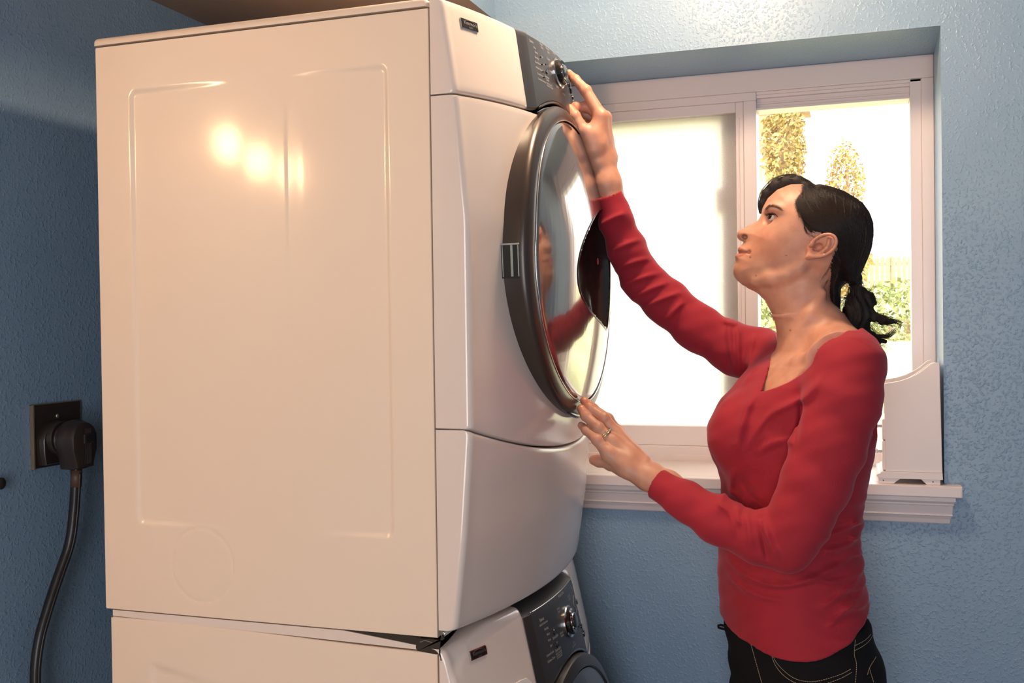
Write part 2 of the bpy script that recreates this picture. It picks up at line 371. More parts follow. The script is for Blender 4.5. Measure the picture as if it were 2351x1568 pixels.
part('deck', boxes((-2.6, .28, 21.6, 23.8, 3.30, 3.46)), M_stucco, porch)
part('handrail', boxes((-2.6, .28, 21.6, 21.68, 3.98, 4.06)), M_stucco, porch)
for i in range(18): part('baluster', boxes((-2.5+i*.16, -2.46+i*.16, 21.62, 21.66, 3.46, 3.98)), M_stucco, porch)
for x in (-2.5, -1.1, .16): part('porch_post', boxes((x, x+.1, 21.7, 21.8, .9, 3.3)), M_stucco, porch)
# ================================================================ dryer and washer
W_, HD = .343, .935
def interp(x, xs, ys): return float(np.interp(x, xs, ys))
def XF(Y, z):
    u = (Y-W_)/W_
    return interp(z, [0,.014,.15,.309,.615,.797,.935], [.620,.622,.638,.650,.650,.634,.614]) + interp(z, [0,.15,.3,.935], [.052,.062,.066,.066])*(1-u*u)
def XW(Y, z):
    u = (Y-W_)/W_
    return interp(z, [-.97,-.8,-.30,-.15,-.07,-.02,0], [.625,.642,.650,.636,.619,.608,.600]) + .066*(1-u*u)
XBACK = .5965
def prof_ys():
    r = .013; ys = []
    for k in range(5): ys.append(('c', k/4*math.pi/2))
    return ys
def front_piece(XFn, ya, yb, zlo, zhi, nz=26, left_round=True, right_round=True, er=.005, xb=XBACK, er_side=.006):
    """closed moulded shell between ya..yb; zlo/zhi are functions of Y; edges softly rounded"""
    ys = list(np.linspace(ya, yb, 44)); bm = bmesh.new(); rows = []
    tt = [0, .0015, .004, .008] ; 
    def zl(y, t, n): 
        a, b = zlo(y), zhi(y); return a+(b-a)*t
    ts = sorted(set([0, .004, .010, .02] + list(np.linspace(.04, .96, nz)) + [.98, .990, .996, 1]))
    def plan(z, inset):
        pts = []
        cr = .011
        # near side
        if left_round:
            x_e = XFn(cr, z)-inset
            pts.append((xb, ya)); pts.append((xb+.002, ya))
            for k in range(7):
                a = k/6*math.pi/2
                pts.append((x_e-cr+cr*math.sin(a)*1.0, ya+cr-cr*math.cos(a)))
        else:
            pts.append((xb, ya)); pts.append((XFn(ya, z)-inset-er_side, ya)); pts.append((XFn(ya, z)-inset-er_side*.3, ya+er_side*.3)); pts.append((XFn(ya+er_side, z)-inset, ya+er_side))
        y0 = ya+(cr if left_round else er_side); y1 = yb-(cr if right_round else er_side)
        for y in np.linspace(y0, y1, 34)[1:-1]: pts.append((XFn(y, z)-inset, y))
        if right_round:
            x_e = XFn(yb-cr, z)-inset
            for k in range(7):
                a = (6-k)/6*math.pi/2
                pts.append((x_e-cr+cr*math.sin(a), yb-cr+cr*math.cos(a)))
            pts.append((xb+.002, yb)); pts.append((xb, yb))
        else:
            pts.append((XFn(yb-er_side, z)-inset, yb-er_side)); pts.append((XFn(yb, z)-inset-er_side*.3, yb-er_side*.3)); pts.append((XFn(yb, z)-inset-er_side, yb)); pts.append((xb, yb))
        return pts
    for t in ts:
        zmid = zlo(W_)+(zhi(W_)-zlo(W_))*t
        h = zhi(W_)-zlo(W_); d = min(t, 1-t)*h
        inset = er*(1-math.sqrt(max(0, 1-(1-min(d/er, 1))**2)))
        base = plan(zmid, inset); row = []
        for x, y in base:
            z = zlo(y)+(zhi(y)-zlo(y))*t
            row.append((x, y, z))
        # recompute x with the true z of each column for curved seams
        row2 = []
        for (x, y, z) in row:
            dx = XFn(y, z)-XFn(y, zmid) if x > xb+.02 else 0
            row2.append(bm.verts.new((x+dx, y, z)))
        rows.append(row2)
    n = len(rows[0])
    for r0, r1 in zip(rows, rows[1:]):
        for k in range(n): bm.faces.new([r0[k], r0[(k+1) % n], r1[(k+1) % n], r1[k]])
    for row, fl in ((rows[0], 1), (rows[-1], 0)):
        B = [row[0]] + [bm.verts.new((xb, v.co.y, v.co.z)) for v in row[1:-1]] + [row[-1]]
        for a in range(len(row)-1):
            q = [row[a], row[a+1], B[a+1], B[a]]; q = list(dict.fromkeys(q))
            if len(q) > 2: bm.faces.new(q)
    return bm
def shade_auto(o, ang=.6):
    me = o.data; me.polygons.foreach_set('use_smooth', [True]*len(me.polygons))
    me.set_sharp_from_angle(angle=ang); return o

def side_panel(x0, x1, z0, z1, y, dip, nx=120, nz=150, yb=.02, xt=None):
    "sheet steel side: grid in xz with pressed relief dip(x,z); returned with folded edges"
    xs = np.linspace(x0, x1, nx); zs_ = np.linspace(z0, z1, nz)
    XX, ZZ = np.meshgrid(xs, zs_); D = dip(XX, ZZ)
    V = np.stack([XX, np.full_like(XX, y)+D, ZZ], -1).reshape(-1, 3)
    F = [(j*nx+i, j*nx+i+1, (j+1)*nx+i+1, (j+1)*nx+i) for j in range(nz-1) for i in range(nx-1)]
    loop = [i for i in range(nx)] + [j*nx+nx-1 for j in range(1, nz)] + [(nz-1)*nx+i for i in range(nx-2, -1, -1)] + [j*nx for j in range(nz-2, 0, -1)]
    base = len(V); V2 = []; cx, cz = (x0+x1)/2, (z0+z1)/2
    rim = []
    for q in loop:
        x, _, z = V[q]
        rim.append((x, y+.0012, z))
    V = np.vstack([V, np.array([(x + math.copysign(.0008, x-cx)*(abs(x-cx) > (x1-x0)/2-1e-5), yy, z + math.copysign(.0008, z-cz)*(abs(z-cz) > (z1-z0)/2-1e-5)) for x, yy, z in rim]),
                   np.array([(x, yb, z) for x, yy, z in rim])])
    m = len(loop); F2 = []
    for k in range(m):
        k2 = (k+1) % m
        F2.append((loop[k2], loop[k], base+k, base+k2)); F2.append((base+k2, base+k, base+m+k, base+m+k2))
    return mesh_np('side_panel', V, np.array(F+F2))
def sst(e0, e1, x): t = np.clip((x-e0)/(e1-e0), 0, 1); return t*t*(3-2*t)
def dryer_relief(x, z):
    # pressed rectangle 0.065..0.527 x 0.145..0.85 whose flat fades out toward the crowned middle
    xl, xr, zb, zt_ = .0655, .528, .143, .850
    r = .014
    dx = np.maximum(np.maximum(xl+r-x, x-xr+r), 0); dz = np.maximum(np.maximum(zb+r-z, z-zt_+r), 0)
    d = r-np.hypot(dx, dz)
    d = np.where((dx == 0) & (dz == 0), np.minimum(np.minimum(x-xl, xr-x), np.minimum(z-zb, zt_-z)), d)
    inside = sst(0, .0075, d)
    crown = np.clip((np.abs(x-.305)-.02)/.19, 0, 1)**1.5
    depth = .0030*crown
    D = inside*depth - .0007*np.exp(-((x-.30)/.16)**2)*np.exp(-((z-.5)/.45)**2)
    # slight standing crease near the middle, strongest in the upper half
    D += .0004*sst(.352, .356, x)*(1-sst(.356, .385, x))*sst(.25, .5, z)*(1-sst(.78, .83, z))
    # knock-out disc seam
    rr = np.hypot((x-.189), (z-.0835)*.97); D += .0010*np.exp(-((rr-.0575)/.0016)**2)
    return D
def washer_relief(x, z):
    xl, xr, zb, zt_ = .085, .53, -.85, -.082
    d = np.minimum(np.minimum(x-xl, xr-x), np.minimum(z-zb, (zt_-(x-.08)*.16)-z))
    return sst(0, .008, d)*.004*np.clip(np.abs(x-.31)/.2, 0, 1)**1.2

dryer = empty('clothes_dryer', (.31, W_, 0), 'white front-loading clothes dryer with round smoked door, stacked on top of the washer', 'dryer')
def dp(name, me, m, smooth=False, label=None): return part(name, me, m, dryer, smooth, label)
M_seam = M_black
sp = dp('side_panel', side_panel(.0015, .5935, .001, .9235, 0.0, dryer_relief, 260, 300), M_panel, True); sp.data.set_sharp_from_angle(angle=.5)
o = dp('cabinet', boxes((.004, .592, .0195, .682, .003, .920), (.02, .5965, .03, .655, .02, .915), bev=.001), M_black)
dp('back_panel', boxes((0.0, .006, .0005, .686, .002, .922), bev=.001), M_panel)
dp('far_side_panel', boxes((.006, .594, .682, .686, .001, .922), bev=.001), M_panel)
# lid with rolled edge
bm = bmesh.new(); box(bm, -.003, .5945, -.0035, .6895, .9265, .9395)
bmesh.ops.recalc_face_normals(bm, faces=bm.faces)
bmesh.ops.bevel(bm, geom=[e for e in bm.edges if max(v.co.z for v in e.verts) > .935], offset=.0085, segments=5, affect='EDGES', profile=.5)
shade_auto(dp('lid', bm, M_panel))
# fascia pieces
CY0, CY1 = .190, .496
def arc_lo(y):
    d2 = .274**2-(y-W_)**2
    a = .567+math.sqrt(d2) if d2 > 0 else 0
    return max(.806, a)
seam_hi = lambda y: .7965+.010*(1-((y-W_)/W_)**2)
seam_lo = lambda y: .3085-.0565*(1-((y-W_)/W_)**2)
z_top = lambda y: .9375
shade_auto(dp('control_fascia', front_piece(XF, 0, CY0, lambda y: seam_hi(y)+.0012, z_top, 14, True, False, er=.006, er_side=.005), M_enamel))
shade_auto(dp('control_fascia', front_piece(XF, CY1, .686, lambda y: seam_hi(y)+.0012, z_top, 14, False, True, er=.006, er_side=.005), M_enamel))
shade_auto(dp('front_panel', front_piece(XF, 0, .686, lambda y: seam_lo(y)+.0012, lambda y: seam_hi(y)-.0012, 30, er=.004), M_enamel))
shade_auto(dp('toe_panel', front_piece(XF, 0, .686, lambda y: .012, lambda y: seam_lo(y)-.0012, 20, er=.006), M_enamel, label='lower front panel with a bowed top edge'))
# console: bevelled charcoal panel between the white fascias
def console(XFn, y0, y1, zlo, zhi, rise=.0035, band=.024, topband=.004):
    ys = [y0, y0+.001, y0+band*.5, y0+band, y0+band+.003] + list(np.linspace(y0+band+.012, y1-band-.012, 40)) + [y1-band-.003, y1-band, y1-band*.5, y1-.001, y1]
    bm = bmesh.new(); rows = []
    ts = [0, .01, .03] + list(np.linspace(.08, .92, 14)) + [.97, .99, 1]
    for t in ts:
        row = []
        for y in ys:
            z = zlo(y)+(zhi(y)-zlo(y))*t
            e = min(y-y0, y1-y)
            k = -.006 if e < .0005 else (-.0015 + (rise+.0015)*min(e/band, 1)**1.4)
            et = min(t, 1-t)*(zhi(y)-zlo(y)); k -= .004*max(0, 1-et/topband)**2
            row.append(bm.verts.new((XFn(y, z)+k, y, z)))
        rows.append(row)
    for r0, r1 in zip(rows, rows[1:]):
        for a in range(len(ys)-1): bm.faces.new([r0[a], r0[a+1], r1[a+1], r1[a]])
    # back
    B = [[bm.verts.new((.60, v.co.y, v.co.z)) for v in row] for row in (rows[0], rows[-1])]
    for src, dst in ((rows[0], B[0]), (rows[-1], B[1])):
        for a in range(len(ys)-1): bm.faces.new([src[a], src[a+1], dst[a+1], dst[a]])
    bm.faces.new([r[0] for r in rows] + [B[1][0], B[0][0]]); bm.faces.new([r[-1] for r in rows] + [B[1][-1], B[0][-1]])
    return bm
shade_auto(dp('console', console(XF, CY0, CY1, arc_lo, z_top), M_console), .5)
XC = lambda y, z: XF(y, z)+.0035
# arched lip under the console and dark throat behind it
bm = bmesh.new(); pts = []
for k in range(25):
    y = .2275+(.4585-.2275)*k/24; z = arc_lo(y)-.001; pts.append((XF(y, z)+.001, y, z))
tube(bm, pts, .0024, 8); dp('console_lip', bm, M_dark, True)
bm = bmesh.new(); pts2 = []
for k in range(25):
    y = .232+(.454-.232)*k/24; z = arc_lo(y)-.009; pts2.append((XF(y, z)-.004, y, z))
tube(bm, pts2, .0018, 8); dp('throat_trim', bm, M_chrome, True)
dp('throat', prism([(y, arc_lo(y)-.002) for y in np.linspace(.20, .486, 30)] + [(.486, .77), (.20, .77)], .60, .668, 'x'), M_black)

# dial
def on_surface(XFn, y, z, lift=0.0):
    e = .002; p = Vector((XFn(y, z), y, z)); ty = Vector((XFn(y+e, z)-XFn(y-e, z), 2*e, 0)).normalized(); tz = Vector((XFn(y, z+e)-XFn(y, z-e), 0, 2*e)).normalized()
    n = ty.cross(tz).normalized(); return p+n*lift, ty, tz, n
def knob(XFn, y, z, prof, ry, name, m, parent, n=40, smooth=True, label=None):
    p, ty, tz, nn = on_surface(XFn, y, z); bm = bmesh.new(); rings = []
    for h, r in prof:
        rings.append([bm.verts.new(p+nn*h+ty*(r*ry*math.cos(a))+tz*(r*math.sin(a))) for a in [k*2*math.pi/n for k in range(n)]])
    for r0, r1 in zip(rings, rings[1:]):
        for k in range(n): bm.faces.new([r0[k], r0[(k+1) % n], r1[(k+1) % n], r1[k]])
    bm.faces.new(rings[0][::-1]); bm.faces.new(rings[-1])
    o = part(name, bm, m, parent, smooth, label)
    if smooth: o.data.set_sharp_from_angle(angle=.6)
    return o
def dial(XFn, y, z, R, parent):
    d = knob(XFn, y, z, [(-.002, R*1.08), (.0025, R*1.08), (.0040, R*1.0), (.0025, R*.96), (.0020, R*.93)], 1.25, 'dial_ring', M_chrome, parent)
    k = knob(XFn, y, z, [(.0, R*.92), (.009, R*.90), (.0115, R*.82), (.0105, R*.60), (.0085, R*.55)], 1.25, 'dial', M_gloss, parent)
    knob(XFn, y, z, [(.004, R*.57), (.0115, R*.57), (.0125, R*.53)], 1.2, 'dial_trim', M_chrome, k)
    knob(XFn, y, z, [(.006, R*.50), (.0135, R*.50), (.0145, R*.42)], 1.2, 'start_button', M_gloss, k)
    for a in (0.6, 2.2, 3.5, 5.4):
        p, ty, tz, nn = on_surface(XFn, y, z); bm = bmesh.new()
        d0 = ty*math.cos(a)*1.25+tz*math.sin(a)
        tube(bm, [p+nn*.0118+d0*R*.58, p+nn*.0125+d0*R*.84], .0006, 6); part('dial_marker', bm, M_chrome, k)
dial(XC, .353, .899, .0245, dryer)
for (y, z, rr, ry) in [(.4109, .9114, .0035, 1.6), (.4429, .8979, .005, 1.4), (.4549, .8892, .006, 1.4), (.4690, .880, .0045, 1.4), (.262, .906, .0012, 1.2), (.264, .894, .0012, 1.2), (.264, .882, .0012, 1.2), (.2635, .872, .0012, 1.2), (.283, .886, .0035, 1.2), (.283, .8985, .0012, 1.2)]:
    knob(XC, y, z, [(-.002, rr*1.15), (.0010, rr*1.1), (.0022, rr)], ry, 'button' if rr > .002 else 'indicator_light', M_gloss, dryer, 20)
def surf_map(XFn, lift=.0006):
    def f(a, b):
        p, *_ = on_surface(XFn, a, b, lift); return p
    return f
T = .0062
lines = [('Status', .2325, .9237, 1), ('Wet', .242, .9155, .8), ('Damp', .2464, .9085, .8), ('Sensing', .2448, .8995, .8), ('Cool Down', .2467, .891, .8), ('Wrinkle Guard', .249, .882, .75), ('Check Screen', .2503, .8721, .75), ('Controls Locked', .253, .8635, .75),
  ('Heavy', .2765, .9295, .9), ('Duty', .278, .9240, .9), ('Normal', .306, .929, .9), ('Bulky', .3095, .9235, .8), ('Delicate', .345, .9305, .8), ('Timed Dry', .385, .9280, .8), ('Casual', .302, .9105, .9), ('Towels', .3065, .8896, .9), ('More', .2705, .9069, .7), ('Less', .2735, .895, .7),
  ('Dryness', .2802, .8745, .95), ('Level', .281, .8695, .95), ('Wrinkle Guard', .286, .8640, .7), ('Damp Dry Signal', .288, .8600, .7), ('Sanitize', .334, .8688, 1), ('Quick Dry', .3688, .8644, .9), ('Temp', .4109, .9180, .9), ('Time', .430, .876, .8), ('Cancel', .465, .868, .8)]
text_mesh(lines, T, surf_map(XC), 'console_lettering', M_print, dryer)
def badge(XFn, y0, y1, z0, z1, parent):
    bm = bmesh.new(); pts = []
    for (y, z) in ((y0, z0), (y1, z0), (y1, z1), (y0, z1)): pts.append(on_surface(XFn, y, z))
    lo = [bm.verts.new(p[0]-p[3]*.001) for p in pts]; hi = [bm.verts.new(p[0]+p[3]*.0022) for p in pts]
    bm.faces.new(hi); bm.faces.new(lo[::-1])
    for k in range(4): bm.faces.new([lo[k], lo[(k+1) % 4], hi[(k+1) % 4], hi[k]])
    bmesh.ops.recalc_face_normals(bm, faces=bm.faces); bmesh.ops.bevel(bm, geom=list(bm.edges), offset=.0006, segments=2, affect='EDGES')
    b = part('badge_frame', bm, M_chrome, parent)
    bm = bmesh.new(); q = []
    m = .0011
    for (y, z) in ((y0+m*1.5, z0+m), (y1-m*.7, z0+m), (y1-m*.7, z1-m), (y0+m*1.5, z1-m)): q.append(on_surface(XFn, y, z))
    lo = [bm.verts.new(p[0]+p[3]*.0015) for p in q]; hi = [bm.verts.new(p[0]+p[3]*.0028) for p in q]
    bm.faces.new(hi); bm.faces.new(lo[::-1])
    for k in range(4): bm.faces.new([lo[k], lo[(k+1) % 4], hi[(k+1) % 4], hi[k]])
    part('badge_plate', bm, M_badge, b)
    yc = (y0+y1)/2; zc = (z0+z1)/2
    text_mesh([('Kenmore', yc+.0012, zc-.0012, 1.0), ('ELITE', yc+.001, zc-.0058, .42)], .0078, surf_map(XFn, .0031), 'badge_lettering', M_steel, b)
    bm = bmesh.new(); tube(bm, [on_surface(XFn, y0+.005+(y1-y0-.010)*k/8, zc+.0035+.0022*math.sin(math.pi*k/8), .0032)[0] for k in range(9)], .0003, 5); part('badge_swoosh', bm, M_steel, b)
badge(XF, .0350, .0725, .9010, .9160, dryer)

# door
ZC, RR, RG = .567, .267, .241
def XS(Y, z):
    u = (Y-W_)/W_; return .701+.038*(1-u*u)-.3*max(z-.60, 0)**1.5-.09*max(.5-z, 0)**1.5
def ring_mesh(prof, n=160, close=True, skip=None):
    "prof: list of functions (Y,z at angle)->(r, x)"
    bm = bmesh.new(); rings = []
    for (r, fx) in prof:
        ring = []
        for k in range(n):
            a = 2*math.pi*k/n; Y, z = W_+r*math.cos(a), ZC+r*math.sin(a); ring.append(bm.verts.new((fx(Y, z), Y, z)))
        rings.append(ring)
    for r0, r1 in zip(rings, rings[1:]):
        for k in range(n): bm.faces.new([r0[k], r0[(k+1) % n], r1[(k+1) % n], r1[k]])
    if close: 
        for k in range(n): bm.faces.new([rings[-1][k], rings[-1][(k+1) % n], rings[0][(k+1) % n], rings[0][k]])
    return bm
door = ring_mesh([(.2635, lambda y, z: XF(y, z)-.012), (.2650, lambda y, z: XF(y, z)*.85+XS(y, z)*.15), (.2675, lambda y, z: XF(y, z)*.25+XS(y, z)*.75-.002), (.2672, lambda y, z: XS(y, z)-.006), (.2652, lambda y, z: XS(y, z)-.0022), (.2615, lambda y, z: XS(y, z)),
    (.252, lambda y, z: XS(y, z)+.0012), (.2445, lambda y, z: XS(y, z)+.0022), (.2425, lambda y, z: XS(y, z)+.0012), (.2418, lambda y, z: XS(y, z)-.004), (.235, lambda y, z: XS(y, z)-.008), (.235, lambda y, z: XF(y, z)-.012)])
door_o = shade_auto(dp('door', door, M_dark, label='round bronze door ring'), .7)
def XDm(Y, z, b=.018):
    r2 = ((Y-W_)**2+(z-ZC)**2)/RG**2; return XS(Y, z)+.0015+b*(1-min(r2, 1))
def dpart(name, me, m, smooth=True, label=None):
    o = obj(name, me, m, door_o, smooth)
    if label: o['label'] = label
    return o
HP = [(.3900,.6600),(.3550,.6480),(.3180,.6320),(.2860,.6130),(.2620,.5930),(.2470,.5730),(.2385,.5530),(.2380,.5360),(.2430,.5210),(.2560,.5060),(.2800,.4920),(.3150,.4780),(.3600,.4660),(.4200,.4540),(.4560,.4510),(.4700,.4800),(.4760,.5200),(.4780,.5600),(.4720,.6050),(.4550,.6480),(.4300,.6640)]
def in_poly(y, z, P):
    c = False; n = len(P)
    for i in range(n):
        y0, z0 = P[i]; y1, z1 = P[(i+1) % n]
        if (z0 > z) != (z1 > z) and y < (y1-y0)*(z-z0)/(z1-z0)+y0: c = not c
    return c
bm = bmesh.new(); rings = []; n = 160
for r in list(np.linspace(.006, .225, 54)) + [.232, .237, .2402, .241]:
    ring = []
    for k in range(n):
        a = 2*math.pi*k/n; Y, z = W_+r*math.cos(a), ZC+r*math.sin(a)
        e = max(0, 1-(.241-r)/.006); ring.append(bm.verts.new((XDm(Y, z)-.003*e*e, Y, z)))
    rings.append(ring)
for r0, r1 in zip(rings, rings[1:]):
    for k in range(n):
        q = [r0[k], r0[(k+1) % n], r1[(k+1) % n], r1[k]]
        c = sum((v.co for v in q), Vector())/4
        P2 = HP
        if not in_poly(c.y, c.z, P2): bm.faces.new(q)
bm.faces.new(rings[0][::-1])
dome = dpart('door_window', bm, M_dome, label='domed smoked mirror-like door window')
# scooped handle
hc = (.375, .556); bm = bmesh.new(); HPs = catmull(HP + HP[:1], 4)[:-1]; rings = []
def scale(p, s): return (hc[0]+(p[0]-hc[0])*s, hc[1]+(p[1]-hc[1])*s)
M_scoop = mat('handle_black', (0.022, 0.015, 0.014), 0.22, 0.0, Coat_Weight=.4)
for s, lift in ((1.035, -.004), (1.03, .0004), (1.015, .0016), (1.0, .0008), (.985, -.003), (.93, -.014), (.8, -.026), (.5, -.034), (.2, -.036)):
    rings.append([bm.verts.new((XDm(*scale(p, s))+lift, *scale(p, s))) for p in HPs])
for r0, r1 in zip(rings, rings[1:]):
    for k in range(len(HPs)): bm.faces.new([r0[k], r0[(k+1) % len(HPs)], r1[(k+1) % len(HPs)], r1[k]])
bm.faces.new(rings[-1])
hd = dpart('handle', bm, M_scoop, label='black crescent-shaped scooped door handle')
bm = bmesh.new(); pts = []
for k in range(128):
    a = 2*math.pi*k/128; Y, z = W_+.2425*math.cos(a), ZC+.2425*math.sin(a); pts.append((XS(Y, z)+.0020, Y, z))
tube(bm, pts+pts[:1], .0010, 6, cap=False); dpart('window_trim', bm, M_chrome)
# hinge window on the near edge of the door
bm = bmesh.new()
def hingebox(z0, z1, f0, f1, out):
    vs_ = []
    for z in (z0, z1):
        s = math.sqrt(.266**2-(z-ZC)**2); y = W_-s
        xb_, xs_ = XF(max(y, 0), z), XS(y, z)
        vs_.append([(xb_+(xs_-xb_)*f0, y, z), (xb_+(xs_-xb_)*f1, y, z)])
    q = []
    for lift in (.01, -out):
        for zi in (0, 1):
            for fi in (0, 1):
                p = vs_[zi][fi]; q.append(bm.verts.new((p[0], p[1]+lift, p[2])))
    for f in ((0,1,3,2),(4,6,7,5),(0,4,5,1),(2,3,7,6),(0,2,6,4),(1,5,7,3)): bm.faces.new([q[i] for i in f])
hingebox(.530, .582, -.10, .70, .0030); dpart('hinge_pocket', bm, M_gloss, False, 'glossy black hinge pocket')
bm = bmesh.new(); hingebox(.5325, .5795, .36, .43, .0040); hingebox(.5325, .5795, .64, .67, .0036); hingebox(.5325, .5795, .02, .04, .0034); dpart('hinge_pin', bm, M_chrome, False)
bm = bmesh.new(); hingebox(.5800, .5825, -.08, .72, .0040); dpart('hinge_trim', bm, M_steel, False)
# tab at the foot of the door
bm = bmesh.new(); pts = []
for k in range(13):
    a = math.radians(250+40*k/12); Y, z = W_+.2655*math.cos(a), ZC+.2655*math.sin(a); pts.append((XS(Y, z)-.006, Y, z))
tube(bm, pts, [.001+.0045*math.sin(math.pi*k/12)**.5 for k in range(13)], 10); dpart('door_catch', bm, M_gloss)
# small screw bosses behind the dome edge
for (y, z) in ((.135, .625), (.150, .625), (.155, .505), (.168, .507)):
    pass

# ---------------------------------------------------------------- washer
washer = empty('clothes_washer', (.31, W_, FLOOR), 'white front-loading washing machine under the stacked dryer, only its top in view', 'washing machine')
def wp(name, me, m, smooth=False, label=None): return part(name, me, m, washer, smooth, label)
spw = wp('side_panel', side_panel(.0135, .5925, FLOOR+.03, -.0135, .0008, washer_relief, 120, 160, yb=.02), M_panel, True); spw.data.set_sharp_from_angle(angle=.5)
# lower the front top corner of the side panel a little, as in the bent sheet
for v in spw.data.vertices:
    if v.co.z > -.3: v.co.z -= .010*sst(.1, .59, v.co.x)*sst(-.3, -.05, v.co.z)
wp('cabinet', boxes((.015, .592, .0195, .682, FLOOR+.03, -.03), (.02, .5965, .03, .655, FLOOR+.05, -.04), bev=.001), M_black)
wp('back_panel', boxes((.0105, .015, .0005, .686, FLOOR+.03, -.014)), M_panel)
wp('far_side_panel', boxes((.014, .594, .682, .686, FLOOR+.03, -.02)), M_panel)
lidp = [(.013, -.0015), (.44, -.0015), (.563, -.0140), (.563, -.0200), (.013, -.0112)]
bm = prism(lidp, .0015, .684, 'y'); wp('top_lid', bm, M_enamel)
for k, (x, y) in enumerate(((.05, .06), (.05, .63), (.55, .06), (.55, .63))):
    bm = bmesh.new(); lathe(bm, [(0, .022), (.006, .022), (.010, .012), (.032, .012)], (x, y, FLOOR), 'z', 20); wp('foot', bm, M_black)
zt2 = lambda y: -.0165+.016*sst(.0, .13, np.float64(min(y, .686-y)))
WY0, WY1 = .198, .488
def arc_w(y):
    d2 = .272**2-(y-W_)**2
    return max(-.175, -.392+math.sqrt(d2) if d2 > 0 else -1)
shade_auto(wp('control_fascia', front_piece(XW, 0, WY0, lambda y: -.175, zt2, 16, True, False, er=.009, er_side=.005), M_enamel))
shade_auto(wp('control_fascia', front_piece(XW, WY1, .686, lambda y: -.175, zt2, 16, False, True, er=.009, er_side=.005), M_enamel))
shade_auto(wp('front_panel', front_piece(XW, 0, .686, lambda y: FLOOR+.04, lambda y: -.1775, 24, er=.005), M_enamel))
def XWc(y, z): return XW(y, z) - .055*sst(-.016, .006, np.float64(z))
shade_auto(wp('console', console(XWc, WY0, WY1, arc_w, lambda y: .0045, rise=.0035, band=.020, topband=.001), M_console), .5)
XW2 = lambda y, z: XW(y, z)+.0035
bm = bmesh.new(); tube(bm, [(XW(y, -.0155)+.0030, y, -.0155) for y in np.linspace(.219, .467, 24)], .0011, 8); wp('console_ridge', bm, M_chrome, True)
dial(XW2, .377, -.0705, .0255, washer)
for (y, z, rr, ry) in [(.2928, -.0653, .0048, 1.1), (.2933, -.0869, .0048, 1.1), (.470, -.060, .0045, 1.3), (.464, -.1025, .0045, 1.3), (.474, -.118, .007, 1.0), (.448, -.083, .001, 1), (.449, -.090, .001, 1), (.45, -.097, .001, 1)]:
    knob(XW2, y, z, [(-.002, rr*1.2), (.0010, rr*1.15), (.0010, rr*1.0), (.0020, rr*.9)], ry, 'button' if rr > .002 else 'indicator_light', M_gloss, washer, 22)
bm = bmesh.new(); pts = []
for k in range(37):
    a = 2*math.pi*k/36; p, *_ = on_surface(XW2, .452+.013*math.cos(a), -.057+.013*math.sin(a), .0004); pts.append(p)
tube(bm, pts, .0004, 5, cap=False); wp('option_ring', bm, M_print)
linesw = [('Status', .2523, -.0364, 1.2), ('Add A Garment', .2567, -.0433, .85), ('Sensing', .2620, -.0533, .9), ('Wash', .2650, -.0636, .9), ('Rinse', .2648, -.0731, .9), ('Spin', .2668, -.0829, .9), ('Control Lock', .256, -.0936, .9), ('Clothes Clean', .2561, -.1032, .9),
  ('Rinse/Spin', .2921, -.0756, 1.05), ('Drain/Spin', .292, -.0965, 1.05), ('Hold 3 seconds', .2925, -.1015, .75), ('to cancel cycle', .2925, -.1050, .75), ('or lock panel', .2925, -.1085, .75),
  ('Heavy', .334, -.0385, .95), ('Duty', .334, -.0440, .95), ('Wash Cycle', .365, -.0225, 1.15), ('Normal', .4129, -.0368, .95), ('Casual', .4129, -.0418, .95), ('Whitest', .3237, -.0776, .95), ('Whites', .3247, -.0826, .95), ('Ultra', .3779, -.1095, .95), ('Handwash', .3779, -.1145, .95), ('Temp', .446, -.030, .9),
  ('Express', .4321, -.0832, .7), ('High', .462, -.0739, .7), ('Med', .463, -.082, .7), ('Low', .463, -.0888, .7), ('Spin', .466, -.110, .8), ('Start', .3775, -.0715, .8), ('Hold', .3775, -.0765, .55)]
text_mesh(linesw[:-2], T, surf_map(XW2), 'console_lettering', M_print, washer)
badge(XW, .0430, .0810, -.0440, -.0300, washer)
# washer door
def XSw(Y, z):
    u = (Y-W_)/W_; return .715+.038*(1-u*u)-.3*max(z+.40, 0)**1.5
ZCs = ZC; ZC = -.392
wd = ring_mesh([(.2635, lambda y, z: XW(y, z)-.012), (.2660, lambda y, z: XSw(y, z)-.008), (.2640, lambda y, z: XSw(y, z)-.002), (.259, lambda y, z: XSw(y, z)), (.245, lambda y, z: XSw(y, z)+.001), (.241, lambda y, z: XSw(y, z)-.004), (.235, lambda y, z: XSw(y, z)-.01), (.235, lambda y, z: XW(y, z)-.012)], 120)
ZC = ZCs
wdo = shade_auto(wp('door', wd, M_dark), .7)
bm = bmesh.new(); rings = []
for r in list(np.linspace(.006, .241, 22)):
    rings.append([bm.verts.new((XSw(W_+r*math.cos(a), -.392+r*math.sin(a))-.002+.03*(1-(r/.241)**2), W_+r*math.cos(a), -.392+r*math.sin(a))) for a in [2*math.pi*k/100 for k in range(100)]])
for r0, r1 in zip(rings, rings[1:]):
    for k in range(100): bm.faces.new([r0[k], r0[(k+1) % 100], r1[(k+1) % 100], r1[k]])
bm.faces.new(rings[0][::-1])
M_wdome = mat('washer_door_dome', (0.16, 0.19, 0.22), 0.25, 0.5); obj('door_window', bm, M_wdome, wdo, True)
# arched lip between console and door
bm = bmesh.new(); tube(bm, [(XW(y, arc_w(y))+.001, y, arc_w(y)-.001) for y in np.linspace(.205, .481, 30)], .003, 8); wp('console_lip', bm, M_gloss, True)
